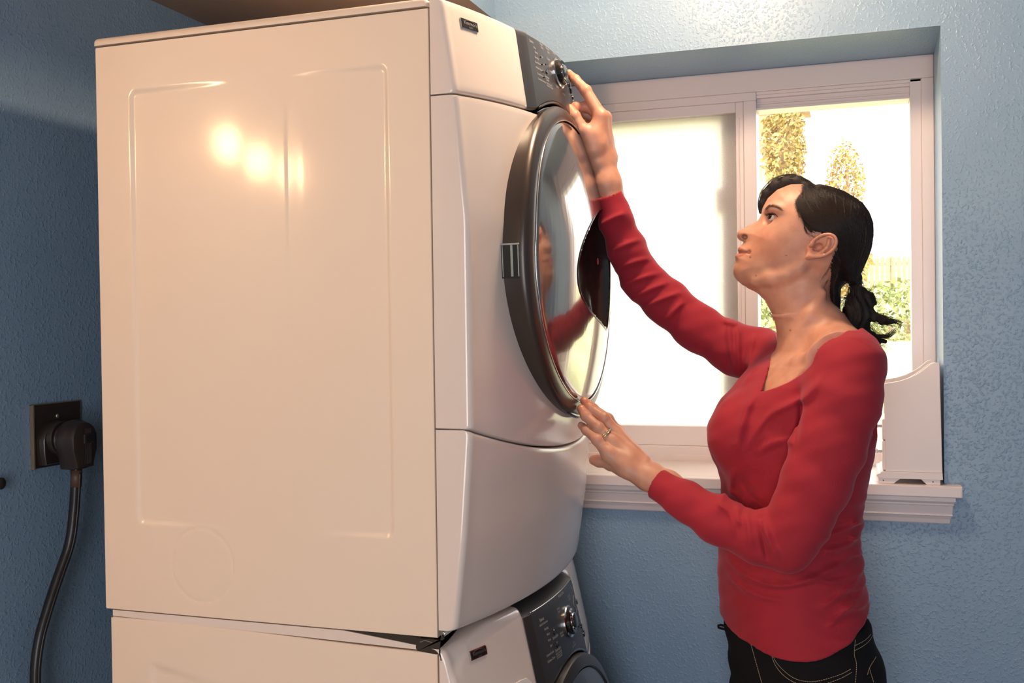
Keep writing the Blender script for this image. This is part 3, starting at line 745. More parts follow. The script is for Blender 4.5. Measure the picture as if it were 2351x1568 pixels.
# detergent drawer handle plate
M_draw = mat('drawer_bright_plastic', (0.86, 0.80, 0.74), 0.3)
bm = bmesh.new(); P = [(.085, -.165), (.100, -.112), (.110, -.1035), (.150, -.1035), (.168, -.1055), (.178, -.114), (.1815, -.128), (.182, -.165)]
hi = [bm.verts.new((XW(y, z)+.0022, y, z)) for y, z in P]; lo = [bm.verts.new((XW(y, z)-.002, y, z)) for y, z in P]
bm.faces.new(hi); bm.faces.new(lo[::-1])
for k in range(len(P)): bm.faces.new([lo[k], lo[(k+1) % len(P)], hi[(k+1) % len(P)], hi[k]])
wp('detergent_drawer', bm, M_draw)
# stacking bracket in the gap
br = empty('stacking_bracket', (.58, .003, -.02), 'dark steel bracket wedged in the gap between dryer and washer', 'bracket')
part('plate', prism([(.5600, -.0025), (.6020, -.0025), (.6050, .0005), (.6010, .004), (.5985, -.001), (.5960, -.0215), (.5925, -.0245), (.5620, -.0215), (.5590, -.0180)], .0005, .004, 'y'), M_bracket, br)
part('wedge', prism([(.440, -.0008), (.566, -.0008), (.566, -.0145)], .003, .008, 'y'), M_bracket, br)
part('mount_tab', prism([(.5985, -.002), (.6165, .0115), (.5985, .0115)], .004, .007, 'y'), M_steel, br)
bm = bmesh.new(); lathe(bm, [(0, .0035), (-.0015, .0032), (-.002, .001)], (.6035, .0035, .0065), 'y', 14); part('bolt', bm, M_chrome, br, True)
bm = bmesh.new(); tube(bm, [(.566, .0, -.008), (.575, -.001, -.0045), (.586, .0, -.007)], .0008, 6); part('wire_clip', bm, M_steel, br)

# ================================================================ outlet, plug, cord
M_screw = mat('screw_metal', (.55, .48, .38), .35, .9)
outlet = empty('wall_outlet', (WA, .117, .273), 'dark brown dryer outlet plate with a brass edge on the blue wall', 'outlet')
bm = boxes((WA+.0002, WA+.006, .0585, .1765, .2165, .3295), bev=.002); part('plate', bm, M_outlet, outlet)
part('plate_rim', boxes((WA+.0002, WA+.0085, .0572, .0600, .2160, .3300), (WA+.0002, WA+.0050, .0572, .1778, .3290, .3305), (WA+.0002, WA+.0050, .1762, .1780, .216, .3305)), M_brass, outlet, label='worn brass-coloured edge')
bm = bmesh.new(); lathe(bm, [(0, .031), (.020, .031), (.024, .029), (.024, .0)], (WA+.006, .104, .268), 'x', 40); part('receptacle', bm, M_outlet, outlet, True).data.set_sharp_from_angle(angle=.6)
bm = bmesh.new(); lathe(bm, [(0, .0045), (.002, .004), (.0026, .001)], (WA+.006, .117, .306), 'x', 16); part('screw', bm, M_screw, outlet, True)
cordo = empty('dryer_power_cord', (WA+.05, .115, .26), 'thick black power cord with angled plug hanging down the blue wall', 'power cord')
# plug: teardrop-shaped rubber body on a short neck, a matching base against the receptacle
PX = WA+.030
def teardrop(x, yc, zc, r, zb, wb, s=1.0, n=17):
    pts = [(yc+r*s*math.cos(a), zc+r*s*math.sin(a)) for a in [math.radians(-8+196*k/(n-1)) for k in range(n)]]
    pts += [(yc-r*s*.97, zc-.022*s), (yc-wb*s*1.05, zb+.010), (yc-wb*s, zb+(1-s)*.02), (yc+wb*s, zb+(1-s)*.02), (yc+wb*s*1.05, zb+.010), (yc+r*s*.97, zc-.022*s)]
    return [(x, y, z) for y, z in pts]
def teardrop_body(xs, yc, zc, r, zb, wb):
    bm = bmesh.new(); rings = [[bm.verts.new(p) for p in teardrop(x, yc, zc, r, zb, wb, s)] for x, s in xs]
    m = len(rings[0])
    for r0, r1 in zip(rings, rings[1:]):
        for k in range(m): bm.faces.new([r0[k], r0[(k+1) % m], r1[(k+1) % m], r1[k]])
    bm.faces.new(rings[0][::-1]); bm.faces.new(rings[-1]); return bm
part('plug_base', teardrop_body([(WA+.006, 1), (WA+.018, 1), (WA+.021, .93)], .098, .262, .0315, .222, .027), M_outlet, cordo, True).data.set_sharp_from_angle(angle=.7)
bm = bmesh.new(); lathe(bm, [(0, .024), (.004, .026), (.007, .022), (.010, .022), (.013, .027), (.016, .027)], (WA+.020, .103, .266), 'x', 30); part('plug_neck', bm, M_outlet, cordo, True)
bm = teardrop_body([(PX+.005, .88), (PX+.009, 1), (PX+.024, 1.02), (PX+.026, .98), (PX+.038, .97), (PX+.044, .88), (PX+.0462, .70)], .1095, .266, .0335, .214, .0225)
plug = part('plug', bm, M_outlet, cordo, True); plug.data.set_sharp_from_angle(angle=.7)
bm = bmesh.new()
rr_ = [(.226, .024, .018), (.216, .022, .016), (.2135, .0225, .0165), (.2125, .020, .014)]
rings = []
for z, hy, hx in rr_:
    rings.append([bm.verts.new((PX+.022+hx*math.cos(a), .112+hy*math.sin(a), z)) for a in [2*math.pi*k/24 for k in range(24)]])
for r0, r1 in zip(rings, rings[1:]):
    for k in range(24): bm.faces.new([r0[k], r0[(k+1) % 24], r1[(k+1) % 24], r1[k]])
bm.faces.new(rings[0][::-1]); bm.faces.new(rings[-1])
part('plug_collar', bm, M_outlet, cordo, True)
for k in range(6):
    y = .108+k*.0026
    bm = bmesh.new(); tube(bm, [(PX+.0462, y, .222), (PX+.0466, y, .255), (PX+.0462, y, .284), (PX+.042, y, .293), (PX+.026, y, .299), (PX+.012, y, .299)], .0007, 6); part('grip_rib', bm, M_outlet, cordo)
part('plug_label_frame', boxes((PX+.044, PX+.0495, .1025, .128, .2585, .2755), bev=.0008), M_outlet, cordo)
part('plug_label', boxes((PX+.0493, PX+.0500, .1065, .1255, .261, .273)), M_gloss, cordo)
cp = [(PX+.022, .112, .216), (PX+.020, .1115, .19), (PX+.016, .109, .131), (PX+.012, .101, .077), (PX+.008, .078, .026), (PX+.006, .052, -.028), (PX+.005, .030, -.083), (PX+.006, .020, -.15), (PX+.010, .025, -.26), (PX+.012, .05, -.42), (PX+.012, .10, -.60), (PX+.012, .18, -.70), (.0, .24, -.66)]
cps = catmull(cp, 6); bm = bmesh.new(); tube(bm, cps, [.0092]*len(cps), 14); part('cord', bm, M_cord, cordo, True)
bm = bmesh.new(); tube(bm, [Vector(c)+Vector((.0088, -.001, 0)) for c in cps[3:]], [.0026]*(len(cps)-3), 8); part('cord_rib', bm, M_cord, cordo, True)
M_rust = mat('cord_band', (0.10, 0.055, 0.035), .5); bm = bmesh.new(); tube(bm, [(PX+.0215, .1118, .210), (PX+.020, .1115, .180)], [.0100, .0100], 16); part('cord_sleeve', bm, M_rust, cordo, True)
bm = bmesh.new(); lathe(bm, [(0, .012), (.004, .012), (.014, .009), (.020, .010), (.023, .006)], (WA, -.029, .205), 'x', 24)
dk = obj('wall_bumper', bm, M_black, None, True); tag(dk, 'small black knob on the blue wall at the left edge', 'wall knob')

# ================================================================ desktop organizer on the sill
org = empty('desk_organizer', (1.275, .86, .1345), 'white wooden letter organizer with small drawers standing on the window sill', 'organizer')
OY0, OY1 = .790, .945
side_poly = [(1.234, .158), (1.334, .158), (1.3305, .3735), (1.322, .3755), (1.314, .372), (1.300, .360), (1.288, .3515), (1.272, .3435), (1.254, .3375), (1.228, .3330), (1.229, .158)]
def op(name, bm, m=M_org, label=None): return part(name, bm, m, org, False, label)
op('side_board', prism(side_poly, OY0, OY0+.009, 'y', .0012))
op('side_board', prism(side_poly, OY1-.009, OY1, 'y', .0012))
div = [(x+(.0015 if x < 1.28 else -.0015), z-(.004 if z > .3 else 0)) for x, z in side_poly]
op('divider', prism([p for p in div], OY0+.072, OY0+.080, 'y', .001))
op('back_board', boxes((1.324, 1.330, OY0+.009, OY1-.009, .158, .366), bev=.001))
for i, (xx, zz) in enumerate(((1.300, .352), (1.272, .336), (1.236, .326))):
    op('letter_slat', boxes((xx, xx+.006, OY0+.009, OY1-.009, .27, zz), bev=.001))
op('shelf', boxes((1.236, 1.324, OY0+.009, OY1-.009, .262, .270)))
for i in (0, 1):
    z0, z1 = (.160, .2185) if i == 0 else (.2205, .262)
    d = op('drawer', boxes((1.2235, 1.232, OY0+.004, OY1-.004, z0, z1), (1.232, 1.315, OY0+.012, OY1-.012, z0+.002, z1-.004), bev=.002))
    bm = bmesh.new(); lathe(bm, [(0, .003), (-.008, .003), (-.010, .006), (-.014, .006), (-.016, .003)], (1.2237, (OY0+OY1)/2, (z0+z1)/2), 'x', 16); obj('knob', bm, M_chrome, d, True)
op('base_moulding', prism([(1.212, .1500), (1.214, .1535), (1.219, .1545), (1.221, .158), (1.334, .158), (1.3345, .145), (1.2165, .145)], OY0-.004, OY1+.002, 'y', .0006))
for ya in (OY0-.001, OY1-.010):
    bm = prism([(1.2165, .1345), (1.2440, .1345), (1.2570, .1455), (1.2165, .1455)], ya, ya+.009, 'y', .0005); op('foot', bm)
    bm = prism([(1.3300, .1345), (1.3050, .1345), (1.2940, .1455), (1.3300, .1455)], ya, ya+.009, 'y', .0005); op('foot', bm)
for x in (1.2245, 1.3165):
    bm = bmesh.new(); lathe(bm, [(0, .0012), (-.0004, .001)], (x, OY0-.001, .1405), 'y', 10); op('nail', bm, M_black)

# ================================================================ vanity lamp on the left wall (behind the camera's left edge)
M_bulb = bpy.data.materials.new('bulb_glow'); M_bulb.use_nodes = True
nt = M_bulb.node_tree; nt.nodes.clear(); e = nt.nodes.new('ShaderNodeEmission'); oo = nt.nodes.new('ShaderNodeOutputMaterial')
e.inputs[0].default_value = (1.0, .57, .28, 1); e.inputs[1].default_value = BULB; nt.links.new(e.outputs[0], oo.inputs[0])
van = empty('vanity_lamp', (XL, -1.95, 1.10), 'three-globe vanity lamp on the far left wall, outside the picture', 'lamp')
part('mount_bar', boxes((XL, XL+.03, -2.35, -1.45, 1.04, 1.16), bev=.004), M_chrome, van)
for (y, z) in ((-1.62, 1.092), (-1.90, 1.072), (-2.22, 1.075)):
    bm = bmesh.new(); lathe(bm, [(0, .02), (.05, .02), (.08, .018)], (XL+.03, y, z), 'x', 20); part('socket', bm, M_chrome, van, True)
    bm = bmesh.new(); bmesh.ops.create_uvsphere(bm, u_segments=20, v_segments=12, radius=.055, matrix=Matrix.Translation((XL+.16, y, z))); part('globe', bm, M_bulb, van, True)
M_glob = M_bulb.copy(); M_glob.node_tree.nodes['Emission'].inputs[0].default_value = (1.0, .72, .48, 1); M_glob.node_tree.nodes['Emission'].inputs[1].default_value = GLOBE
cl = empty('added_globe_light', (0.90, .24, CEIL), 'round globe added under the ceiling to light the back wall, outside the picture', 'lamp')  # unseen globe, added to brighten the upper back wall
bm = bmesh.new(); lathe(bm, [(0, .07), (-.02, .07), (-.035, .03)], (0.90, .24, CEIL), 'z', 28); part('canopy', bm, M_chrome, cl, True)
bm = bmesh.new(); bmesh.ops.create_uvsphere(bm, u_segments=28, v_segments=16, radius=.085, matrix=Matrix.Translation((0.90, .24, CEIL-.11))); part('globe', bm, M_glob, cl, True)

# ================================================================ the woman: joints, outlines and folds in metres
QUALITY = True
HEADP=[[1.0294,0.641],[1.0316,0.6512],[1.0404,0.6669],[1.0563,0.6807],[1.0777,0.6883],[1.1023,0.6876],[1.1301,0.6781],[1.1576,0.668],[1.178,0.6554],[1.1928,0.6375],[1.1987,0.6166],[1.1985,0.5952],[1.1929,0.5704],[1.1805,0.5493],[1.1598,0.532],[1.139,0.5217],[1.1216,0.5207],[1.1007,0.53],[1.0796,0.5248],[1.0511,0.5204],[1.0223,0.5189],[1.0064,0.5193],[0.9969,0.5229],[0.9912,0.5271],[0.9868,0.5317],[0.9832,0.5362],[0.9815,0.5422],[0.9811,0.5482],[0.9823,0.5541],[0.9849,0.56],[0.9853,0.5629],[0.9846,0.5666],[0.9839,0.5696],[0.9851,0.5726],[0.988,0.5747],[0.9906,0.5761],[0.9903,0.5783],[0.9899,0.582],[0.9907,0.5854],[0.994,0.5893],[0.9977,0.5921],[0.9999,0.5946],[0.9992,0.5965],[0.9956,0.5996],[0.9931,0.6027],[0.9917,0.6072],[0.9921,0.6109],[0.9943,0.6141],[0.998,0.6169],[1.0038,0.6207],[1.0104,0.6245],[1.0177,0.6272],[1.0235,0.6302],[1.0264,0.6352]]
HEADC=[[0.9964,0.607,0.012,0.01,0.011],[1.0036,0.6015,0.0165,0.012,0.01],[1.0103,0.6175,0.0115,0.01,0.011],[1.022,0.6236,0.013,0.012,0.012],[1.0292,0.6292,0.017,0.014,0.012],[1.0102,0.6027,0.019,0.016,0.012],[0.9962,0.5885,0.021,0.016,0.013],[0.991,0.579,0.021,0.013,0.01],[0.988,0.5702,0.021,0.013,0.01],[1.0048,0.5756,0.03,0.028,0.014],[1.0193,0.5766,0.04,0.034,0.016],[1.0158,0.5914,0.033,0.028,0.014],[0.9878,0.5584,0.023,0.018,0.012],[0.9862,0.5443,0.022,0.022,0.014],[0.9934,0.533,0.024,0.024,0.014],[1.0095,0.5362,0.034,0.028,0.018],[1.0082,0.5548,0.036,0.032,0.018],[1.0264,0.5616,0.046,0.038,0.02],[1.0268,0.6058,0.036,0.032,0.016],[1.0411,0.5905,0.054,0.045,0.02],[1.0333,0.5319,0.042,0.028,0.02],[1.0584,0.5348,0.048,0.026,0.022],[1.0812,0.5437,0.0535,0.026,0.02],[1.0657,0.5603,0.057,0.04,0.025],[1.0975,0.5592,0.061,0.04,0.02],[1.0484,0.6049,0.058,0.045,0.018],[1.0626,0.6043,0.064,0.055,0.022],[1.0837,0.5888,0.067,0.06,0.025],[1.0401,0.6324,0.034,0.028,0.012],[1.0486,0.6305,0.043,0.036,0.013],[1.0593,0.6264,0.056,0.045,0.014],[1.0366,0.648,0.04,0.032,0.014],[1.0467,0.6475,0.05,0.042,0.014],[1.0595,0.6447,0.058,0.05,0.016],[1.0526,0.6648,0.048,0.045,0.02],[1.074,0.6732,0.055,0.055,0.03],[1.0772,0.6402,0.065,0.06,0.025],[1.1021,0.668,0.062,0.07,0.04],[1.1086,0.6169,0.073,0.08,0.035],[1.1367,0.6446,0.073,0.085,0.04],[1.157,0.6004,0.075,0.085,0.04],[1.1778,0.6282,0.068,0.08,0.04],[1.1773,0.5781,0.065,0.075,0.04],[1.129,0.5582,0.066,0.06,0.035],[1.1356,0.5327,0.055,0.05,0.03]]
NECKP=[[1.0021,0.5253],[1.0092,0.5163],[1.0218,0.5074],[1.0343,0.4943],[1.0448,0.4727],[1.0511,0.4528],[1.0537,0.4292],[1.0528,0.4101],[1.0482,0.3859],[1.0407,0.3549],[1.038,0.2958],[1.1748,0.2979],[1.1859,0.3986],[1.1726,0.431],[1.159,0.4477],[1.1454,0.4696],[1.1401,0.4928],[1.1425,0.5216],[1.1359,0.5579],[1.1012,0.5736],[1.0515,0.5607],[1.0153,0.5361]]
NECKC=[[1.0115,0.5214,0.026,0.024,0.02],[1.0259,0.5136,0.034,0.03,0.02],[1.0473,0.5021,0.042,0.04,0.025],[1.0722,0.4942,0.048,0.045,0.025],[1.1075,0.5008,0.052,0.05,0.03],[1.0647,0.4577,0.045,0.045,0.025],[1.1,0.4572,0.052,0.05,0.03],[1.135,0.464,0.048,0.045,0.03],[1.0643,0.4211,0.05,0.045,0.025],[1.1067,0.4207,0.06,0.052,0.03],[1.1484,0.4204,0.066,0.05,0.03],[1.0638,0.3697,0.075,0.05,0.03],[1.1202,0.3698,0.09,0.06,0.04]]
SCM=[[1.13,0.36,0.505,0.004],[1.1096,0.351,0.4678,0.008],[1.0849,0.355,0.4219,0.008],[1.0668,0.362,0.3895,0.006]]
SCM2=[[1.0949,0.36,0.4145,0.005],[1.0757,0.352,0.3792,0.006]]
CLAV=[[1.0639,0.352,0.3735,0.008],[1.0903,0.318,0.3912,0.009],[1.1254,0.285,0.4081,0.008]]
JAW=[[1.1039,0.346,0.5575,0.003],[1.0913,0.35,0.544,0.003],[1.0724,0.353,0.5347,0.003],[1.0476,0.358,0.5292,0.003],[1.0219,0.369,0.5274,0.002]]
JAWC=[[1.1014,0.338,0.5305,0.003],[1.0802,0.338,0.5212,0.004],[1.0541,0.345,0.5157,0.004],[1.0249,0.358,0.5139,0.003]]
RINGS=[[0.4698,1.1295,0.4,0.008,0.0324,0.384],[0.4532,1.1307,0.4,0.035,0.0324,0.384],[0.4315,1.1248,0.4,0.085,0.038,0.4363],[0.4098,1.1196,0.4,0.118,0.056,0.4712],[0.3843,1.1064,0.4,0.135,0.0835,0.4712],[0.3551,1.0953,0.4,0.142,0.1017,0.4712],[0.3258,1.0862,0.4,0.143,0.1152,0.4712],[0.2965,1.0814,0.4,0.142,0.1214,0.4712],[0.2671,1.0779,0.4,0.14,0.1237,0.4712],[0.223,1.0766,0.4,0.135,0.1184,0.4712],[0.1863,1.0747,0.4,0.13,0.1122,0.4712],[0.142,1.0706,0.4,0.126,0.1077,0.4712],[0.0976,1.0662,0.4,0.127,0.1062,0.4712],[0.046,1.067,0.4,0.134,0.1097,0.4712],[-0.0053,1.0716,0.4,0.142,0.1124,0.4887],[-0.0491,1.0771,0.4,0.15,0.1136,0.4887],[-0.0852,1.0868,0.4,0.156,0.1172,0.4887],[-0.1491,1.0958,0.4,0.165,0.1192,0.4887]]
NARM=[[1.1521,0.31,0.4155,0.037],[1.1677,0.262,0.386,0.052],[1.1613,0.245,0.3378,0.055],[1.1421,0.232,0.2728,0.0535],[1.1212,0.222,0.2142,0.05],[1.0975,0.215,0.1584,0.0455],[1.0801,0.213,0.1216,0.039],[1.0391,0.218,0.1304,0.0405],[0.9747,0.232,0.1482,0.035],[0.9214,0.248,0.1755,0.0295],[0.8721,0.262,0.1995,0.0255]]
FARM=[[1.058,0.48,0.3826,0.048],[1.0223,0.53,0.3965,0.046],[0.9695,0.53,0.4078,0.0435],[0.8989,0.527,0.4502,0.04],[0.8445,0.518,0.4979,0.0385],[0.8026,0.505,0.5398,0.035],[0.7793,0.483,0.5942,0.032],[0.7625,0.46,0.653,0.0275],[0.7536,0.445,0.6955,0.0252]]
TRAP=[[1.1461,0.36,0.4164,0.026],[1.1718,0.3,0.4054,0.035]]
TRAPB=[[1.1371,0.375,0.4553,0.026],[1.1634,0.335,0.4182,0.028]]
BUST=[[1.0064,0.335,0.2724,0.062],[0.9887,0.455,0.2595,0.06]]
NECKLINE=[[0.9256,0.5333],[1.0429,0.4365],[1.0525,0.4148],[1.043,0.3788],[1.0364,0.3463],[1.0596,0.3544],[1.0806,0.3638],[1.1014,0.3774],[1.1221,0.3988],[1.1393,0.4178],[1.155,0.4339],[1.1685,0.4437],[1.1819,0.4435],[1.2033,0.4558],[1.2041,0.5536],[1.1379,0.6264]]
HEM=[[0.9592,-0.048],[0.9785,-0.0556],[1.0142,-0.0602],[1.0547,-0.0678],[1.1013,-0.0678],[1.1341,-0.0595],[1.1731,-0.0378],[1.2021,0.0003],[1.2245,0.0288]]
RHAND={"palm":[[[0.7366,0.438,0.7564,0.0185],[0.7385,0.432,0.7852,0.017],[0.7461,0.43,0.8314,0.012]],[[0.7462,0.452,0.7594,0.0185],[0.7442,0.452,0.796,0.015],[0.7481,0.448,0.8314,0.0115]],[[0.7496,0.462,0.7638,0.016],[0.7428,0.468,0.7987,0.013],[0.7428,0.466,0.8239,0.011]],[[0.7471,0.462,0.7639,0.014],[0.7379,0.478,0.7966,0.012],[0.7352,0.48,0.8157,0.0105]],[[0.7308,0.43,0.7737,0.015],[0.7308,0.425,0.8003,0.014],[0.7395,0.43,0.8202,0.011]]],"arm":[[0.7409,0.447,0.759,0.0195],[0.7503,0.446,0.7155,0.021],[0.7625,0.46,0.653,0.024]],"arm2":[[0.7478,0.452,0.7593,0.0165],[0.7583,0.45,0.7156,0.016],[0.7657,0.46,0.6529,0.02]],"fingers":[[[0.7453,0.43,0.8346,0.0118],[0.7179,0.432,0.8828,0.0098],[0.6972,0.437,0.9054,0.0083],[0.6842,0.44,0.9191,0.0068]],[[0.7482,0.448,0.8346,0.011],[0.7144,0.447,0.8576,0.0095],[0.6974,0.437,0.8555,0.0085],[0.6953,0.432,0.842,0.0075]],[[0.7428,0.466,0.8255,0.0105],[0.7121,0.468,0.8474,0.009],[0.6959,0.46,0.8424,0.008],[0.6962,0.452,0.8281,0.007]],[[0.736,0.48,0.8172,0.0095],[0.7092,0.488,0.8351,0.008],[0.6965,0.482,0.8302,0.007],[0.6959,0.474,0.8175,0.0062]],[[0.7308,0.43,0.7737,0.015],[0.7157,0.418,0.8081,0.0122],[0.7009,0.414,0.8343,0.0102],[0.6924,0.416,0.8487,0.0085]]]}
LHAND={"palm":[[[0.8607,0.262,0.2033,0.0165],[0.8235,0.262,0.2227,0.015],[0.7931,0.262,0.2441,0.0115]],[[0.8606,0.27,0.2107,0.0155],[0.8251,0.272,0.2358,0.0145],[0.7974,0.276,0.2612,0.0115]],[[0.8616,0.28,0.2136,0.0145],[0.8253,0.288,0.2403,0.0135],[0.7993,0.294,0.2724,0.011]],[[0.862,0.285,0.2101,0.0135],[0.8227,0.3,0.2358,0.012],[0.799,0.308,0.2739,0.01]],[[0.8484,0.28,0.2003,0.015],[0.8091,0.3,0.2194,0.014],[0.7847,0.315,0.2233,0.011]]],"arm":[[0.8585,0.266,0.2055,0.0175],[0.8876,0.262,0.1915,0.019],[0.9245,0.25,0.1753,0.023]],"arm2":[[0.8638,0.276,0.2128,0.016],[0.8894,0.272,0.2,0.018],[0.9229,0.26,0.1771,0.021]],"fingers":[[[0.7931,0.262,0.2441,0.0108],[0.7741,0.26,0.2682,0.0088],[0.7523,0.276,0.2821,0.0078],[0.7412,0.284,0.2891,0.0066]],[[0.7959,0.276,0.2627,0.0112],[0.7735,0.272,0.2872,0.0094],[0.7501,0.28,0.3057,0.0082],[0.7398,0.288,0.3173,0.007]],[[0.7983,0.292,0.2755,0.0112],[0.7795,0.288,0.3018,0.0094],[0.7539,0.292,0.3179,0.0082],[0.7432,0.296,0.33,0.007]],[[0.799,0.308,0.2739,0.0105],[0.7818,0.306,0.2988,0.009],[0.7584,0.298,0.3168,0.0078],[0.7505,0.294,0.3265,0.0068]],[[0.8091,0.3,0.2194,0.014],[0.7825,0.318,0.2221,0.0108],[0.761,0.322,0.2255,0.01],[0.7526,0.322,0.2267,0.0088]]]}
RING=[[0.7854,0.2745,0.2749],[0.7799,0.273,0.2807]]
EYE=[[1.051,0.368,0.6322]]
EYE_AX=[[1.0443,0.352,0.6321],[1.0596,0.352,0.6285]]
BROW=[[1.0402,0.36,0.6445],[1.0449,0.355,0.6477],[1.0523,0.35,0.6486],[1.0603,0.345,0.6456],[1.066,0.342,0.6422]]
NOSTRIL=[[0.9987,0.386,0.6036],[1.0059,0.386,0.6033]]
ALA=[[1.008,0.3865,0.6055,0.0065]]
MOUTH=[[0.9883,0.385,0.5745],[0.9992,0.378,0.5748],[1.011,0.372,0.5751]]
LIPU=[[0.9948,0.386,0.5817,0.004],[1.0012,0.38,0.5804,0.003],[1.0076,0.374,0.5772,0.0014]]
LIPL=[[0.9911,0.386,0.5708,0.0042],[0.999,0.38,0.5713,0.003],[1.0068,0.374,0.5732,0.0014]]
LIPPU=[[0.9898,0.5789],[0.9899,0.5833],[0.9935,0.5857],[0.9993,0.583],[1.005,0.5798],[1.0107,0.5763],[1.0042,0.5754],[0.9977,0.5757],[0.9912,0.5766]]
LIPPL=[[0.9861,0.5739],[0.9912,0.5759],[0.9985,0.5753],[1.005,0.575],[1.0107,0.5756],[1.0049,0.5725],[0.9984,0.5701],[0.9926,0.5692],[0.9854,0.5695]]
EAR=[[1.13,0.327,0.5779],[1.1528,0.32,0.5903],[1.1039,0.335,0.5632]]
HAIRP=[[1.096,0.6843],[1.1023,0.6891],[1.1135,0.6841],[1.1267,0.6848],[1.144,0.6795],[1.1611,0.6721],[1.1767,0.6626],[1.1916,0.6504],[1.2009,0.6357],[1.2069,0.6183],[1.2074,0.5984],[1.2038,0.5771],[1.1962,0.556],[1.1865,0.5334],[1.1822,0.517],[1.1734,0.5172],[1.1665,0.521],[1.1562,0.5126],[1.1532,0.4925],[1.1545,0.4766],[1.1469,0.4768],[1.14,0.4856],[1.1356,0.529],[1.0796,0.5306],[1.0375,0.5906],[1.0455,0.671],[1.067,0.683]]
HAIRC=[[1.0987,0.6755,0.06,0.06,0.03],[1.1019,0.6463,0.071,0.06,0.03],[1.1121,0.6168,0.078,0.07,0.03],[1.1367,0.6446,0.079,0.085,0.04],[1.157,0.6004,0.082,0.085,0.04],[1.1778,0.6282,0.076,0.08,0.04],[1.191,0.5847,0.062,0.07,0.03],[1.1362,0.5868,0.079,0.06,0.03],[1.1566,0.5573,0.072,0.06,0.03],[1.177,0.5423,0.04,0.045,0.02],[1.1802,0.5242,0.018,0.02,0.012],[1.1494,0.5215,0.056,0.045,0.02],[1.1456,0.4855,0.045,0.035,0.015]]
FACEP=[[0.9307,0.7066],[1.0994,0.6825],[1.1007,0.6726],[1.1006,0.6628],[1.0909,0.6527],[1.0929,0.6407],[1.1022,0.624],[1.1068,0.6126],[1.1142,0.6039],[1.131,0.6011],[1.1464,0.6011],[1.1563,0.5903],[1.1555,0.5778],[1.1494,0.5661],[1.1433,0.5524],[1.1384,0.5323],[1.1395,0.5071],[1.1413,0.4812],[1.1366,0.4148],[0.9273,0.4161]]
BANG=[[1.0282,0.405,0.6452,0.0035],[1.0317,0.408,0.6594,0.007],[1.0403,0.41,0.6746,0.0105],[1.0548,0.41,0.6864,0.0125],[1.0722,0.408,0.6918,0.012],[1.0894,0.405,0.6911,0.011],[1.1078,0.4,0.6808,0.01]]
TIE=[[1.1795,0.4,0.5221]]
TAIL=[[[1.1796,0.4,0.5278,0.011],[1.1808,0.4,0.5163,0.009],[1.1821,0.4,0.4991,0.014],[1.1812,0.4,0.4833,0.023],[1.179,0.4,0.4597,0.025],[1.1883,0.4,0.4359,0.019],[1.2031,0.4,0.42,0.012],[1.2151,0.4,0.4042,0.005]],[[1.1849,0.4,0.5076,0.008],[1.1983,0.4,0.4973,0.01],[1.2064,0.4,0.4864,0.006]],[[1.1867,0.395,0.4846,0.012],[1.2035,0.395,0.4665,0.009],[1.2235,0.395,0.4583,0.007],[1.2408,0.395,0.4545,0.003]],[[1.1863,0.4,0.4381,0.01],[1.2065,0.4,0.4286,0.0075],[1.2246,0.4,0.4241,0.004]],[[1.1733,0.4,0.5101,0.005],[1.1656,0.4,0.4923,0.008],[1.1593,0.4,0.4766,0.009],[1.166,0.4,0.4599,0.01]],[[1.1438,0.4,0.518,0.011],[1.1443,0.4,0.4927,0.01],[1.1489,0.4,0.4767,0.006]]]
LOCKS=[[[1.1935,0.39,0.4808],[1.2102,0.39,0.4685],[1.2301,0.39,0.4603],[1.2434,0.39,0.4566],[1.248,0.39,0.4509],[1.242,0.39,0.4453]],[[1.1934,0.4,0.4774],[1.2115,0.4,0.4628],[1.2303,0.4,0.454],[1.2423,0.4,0.4524]],[[1.1965,0.4,0.438],[1.2133,0.4,0.4328],[1.2301,0.4,0.434],[1.2402,0.4,0.4432],[1.2456,0.4,0.4495]],[[1.193,0.4,0.433],[1.2099,0.4,0.4243],[1.2266,0.4,0.4213]],[[1.1869,0.4,0.5097],[1.197,0.4,0.5045],[1.2039,0.4,0.51],[1.208,0.4,0.5164]],[[1.1889,0.4,0.5075],[1.2024,0.4,0.4986],[1.2092,0.4,0.5013],[1.2119,0.4,0.507]],[[1.1937,0.4,0.5046],[1.2058,0.4,0.4943],[1.2124,0.4,0.4877]],[[1.1732,0.4,0.4993],[1.1629,0.4,0.4966],[1.156,0.4,0.4896],[1.1517,0.4,0.4817]],[[1.1753,0.4,0.5036],[1.1643,0.4,0.5009],[1.1574,0.4,0.4924]],[[1.1448,0.335,0.5556],[1.1352,0.338,0.5372],[1.1242,0.34,0.5215]],[[1.1375,0.345,0.5269],[1.132,0.346,0.5166],[1.1278,0.348,0.5076]],[[1.1032,0.334,0.627],[1.1024,0.334,0.613],[1.1064,0.334,0.6016],[1.1157,0.334,0.5942],[1.1251,0.334,0.5911]],[[1.1052,0.335,0.6221],[1.1044,0.334,0.6101],[1.1104,0.334,0.5993],[1.1198,0.334,0.5962]],[[1.1024,0.345,0.6717],[1.0955,0.345,0.6643],[1.0906,0.345,0.654],[1.0939,0.345,0.6383],[1.0992,0.345,0.6268]]]
